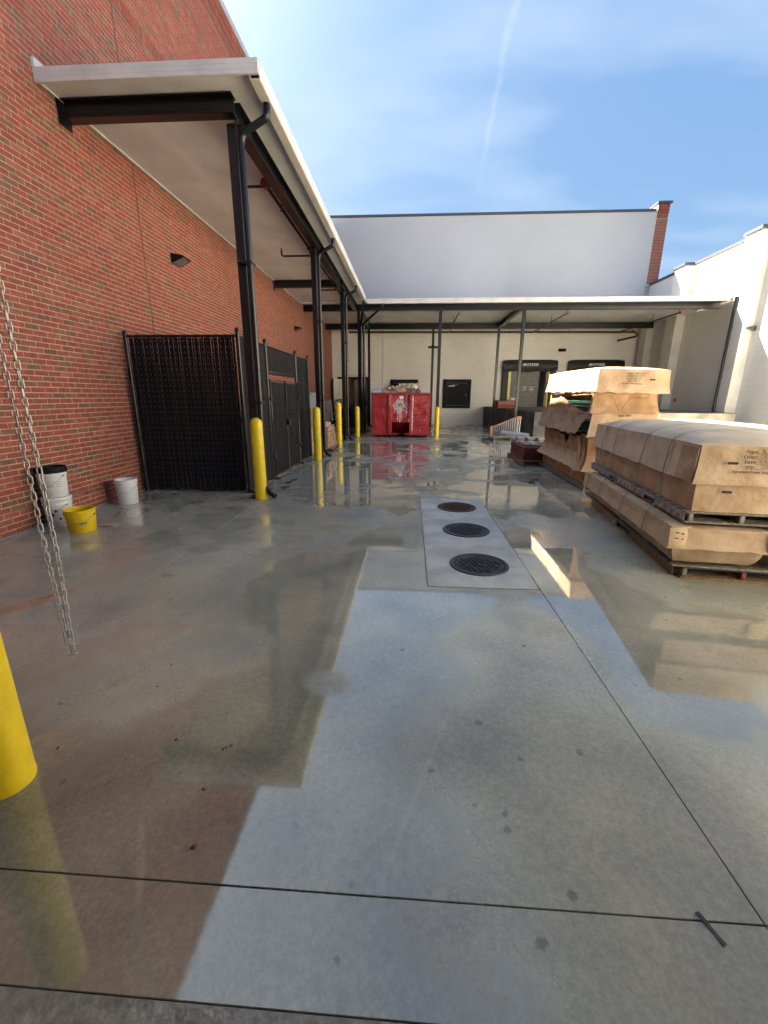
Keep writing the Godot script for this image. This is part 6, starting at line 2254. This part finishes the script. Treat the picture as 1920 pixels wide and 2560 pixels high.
func build_buckets() -> void:
	var a := thing("bucket", "empty white plastic bucket standing by the slatted enclosure post", "bucket", Vector3(-4.30, 0, -6.0))
	part("body", bucket_mesh(0.132, 0.152, 0.375), M.white_bucket, a)
	bail(a, 0.155, 0.29, 0.10, 0.25)
	var b := thing("bucket", "short yellow plastic bucket in front of the stacked white buckets", "bucket", Vector3(-3.985, 0, -4.66))
	part("body", bucket_mesh(0.143, 0.163, 0.275), M.yellow_bucket, b)
	bail(b, 0.166, 0.205, 0.085, 0.15)
	var grip := Mesher.new()
	grip.tube([Vector3(0.10, 0.115, 0.152), Vector3(0.155, 0.135, 0.10)], 0.011, 8)
	part("grip", grip, M.alu, b)
	var c := thing("bucket", "lower white bucket of the stacked pair against the brick wall", "bucket", Vector3(-4.43, 0, -4.86))
	part("body", bucket_mesh(0.134, 0.154, 0.375), M.white_bucket, c)
	var lid0 := Mesher.new()
	lid0.lathe([Vector2(0.0, 0.366), Vector2(0.148, 0.366), Vector2(0.150, 0.374), Vector2(0.160, 0.374), Vector2(0.162, 0.345), Vector2(0.158, 0.345)], 44)
	part("lid", lid0, M.white_bucket, c)
	bail(c, 0.158, 0.28, 0.11, -0.2)
	var lb := Mesher.new()
	lb.sheet(func(u: float, v: float) -> Vector3:
		var g := lerpf(0.2, 1.5, u)
		var y := lerpf(0.24, 0.08, v)
		var rr := lerpf(0.134, 0.154, y / 0.375) + 0.0008
		return Vector3(rr * cos(g), y, rr * sin(g)), 12, 3, 0.0006, Vector3(0.5, 0, 0.8))
	part("torn_label", lb, M.sign, c)
	for q in 5:
		var gr := Mesher.new()
		gr.sheet(func(u: float, v: float) -> Vector3:
			var g := 0.25 + q * 0.24 + u * 0.16
			var y := 0.225 - v * 0.03 - (q % 3) * 0.05
			var rr := lerpf(0.134, 0.154, y / 0.375) + 0.0016
			return Vector3(rr * cos(g), y, rr * sin(g)), 4, 1, 0.0005, Vector3(0.5, 0, 0.8))
		part("label_print", gr, M.iron, c)
	var d := thing("bucket", "upper white bucket with a black lid on the stacked pair", "bucket", Vector3(-4.43, 0.375, -4.86), 0.1)
	part("body", bucket_mesh(0.134, 0.154, 0.365), M.white_bucket, d)
	var lid := Mesher.new()
	lid.lathe([Vector2(0.0, 0.352), Vector2(0.138, 0.352), Vector2(0.142, 0.372), Vector2(0.158, 0.374), Vector2(0.163, 0.368), Vector2(0.164, 0.305), Vector2(0.158, 0.303)], 44)
	for k in 22:
		var g := TAU * k / 22.0
		lid.box(Vector3(0.006, 0.05, 0.012), Transform3D(Basis(Vector3.UP, -g), Vector3(0.1655 * cos(g), 0.335, 0.1655 * sin(g))), 0.002)
	part("lid", lid, M.black_matte, d)
	bail(d, 0.158, 0.265, 0.13, -0.15)
	for q in 6:
		var pr := Mesher.new()
		pr.sheet(func(u: float, v: float) -> Vector3:
			var g := (0.35 if q < 3 else 0.95) + u * 0.42
			var y := 0.20 - (q % 3) * 0.03 - v * 0.006
			var rr := lerpf(0.134, 0.154, y / 0.365) + 0.0008
			return Vector3(rr * cos(g), y, rr * sin(g)), 6, 1, 0.0005, Vector3(0.5, 0, 0.8))
		part("label_print", pr, M.grey_plastic, d)
	var st := Mesher.new()
	st.box(Vector3(0.20, 0.012, 0.035), turned(Vector3(0, 0.006, 0), 0, 0.5, 0), 0.002)
	tag(part("paint_stick", st, M.card_pale, self, at(-3.80, 0.0, -4.86)), "pale wooden stick lying behind the yellow bucket", "stick")
	var st2 := Mesher.new()
	st2.box(Vector3(0.16, 0.010, 0.04), turned(Vector3(0, 0.006, 0), 0, -0.1, 0), 0.002)
	tag(part("paint_stick", st2, M.pink_block, self, at(-3.76, 0.012, -4.80)), "pinkish wooden scrap lying across the pale stick", "stick")


func build_small_things() -> void:
	var tp := Mesher.new()
	tp.sheet(func(u: float, v: float) -> Vector3: return Vector3(lerpf(0.0, 0.030, u) + (v - 0.5) * 0.013, 0.0025 + 0.002 * sin(u * 7.0), lerpf(0.0, 0.085, u) - (v - 0.5) * 0.004), 10, 2, 0.0012, Vector3.UP)
	tag(part("tape_strip", tp, M.tape, self, at(0.955, 0.0, -1.02)), "short strip of black tape stuck across the floor joint", "tape")
	var plugs := [[-2.242, -7.305, "reddish round floor cap beside the enclosure corner downpipe"], [-2.30, -7.74, "reddish round floor cap in the middle of the row along the enclosure"], [-2.272, -8.0, "reddish round floor cap at the gate end of the row"], [2.52, -8.44, "reddish round floor cap by the torn carton stack, nearer its pallet"], [2.37, -8.17, "reddish round floor cap by the torn carton stack, further from its pallet"]]
	for p in plugs:
		var m := Mesher.new()
		m.lathe([Vector2(0.0, 0.007), Vector2(0.055, 0.007), Vector2(0.058, 0.010), Vector2(0.072, 0.010), Vector2(0.076, 0.004), Vector2(0.077, 0.0)], 26)
		m.box(Vector3(0.03, 0.008, 0.02), at(0, 0.009, 0), 0.003)
		tag(part("floor_cap", m, M.rust, self, at(p[0], 0.0, p[1])), p[2], "floor cap", "round floor caps in the concrete")
	# a few brick crumbs
	var cr := [[-1.407, -1.949], [-1.44, -2.15], [-1.096, -1.586], [-1.62, -1.50], [-0.763, -1.108]]
	for i in cr.size():
		var m := Mesher.new()
		m.box(Vector3(0.014, 0.006, 0.010) * rng.randf_range(0.7, 1.2), turned(Vector3(0, 0.004, 0), 0.2, rng.randf() * 3.0, 0.1), 0.002)
		tag(part("brick_crumb", m, M.red_brick, self, at(cr[i][0], 0.0, cr[i][1])), "tiny red brick crumb lying on the wet concrete", "crumb", "brick crumbs on the floor")
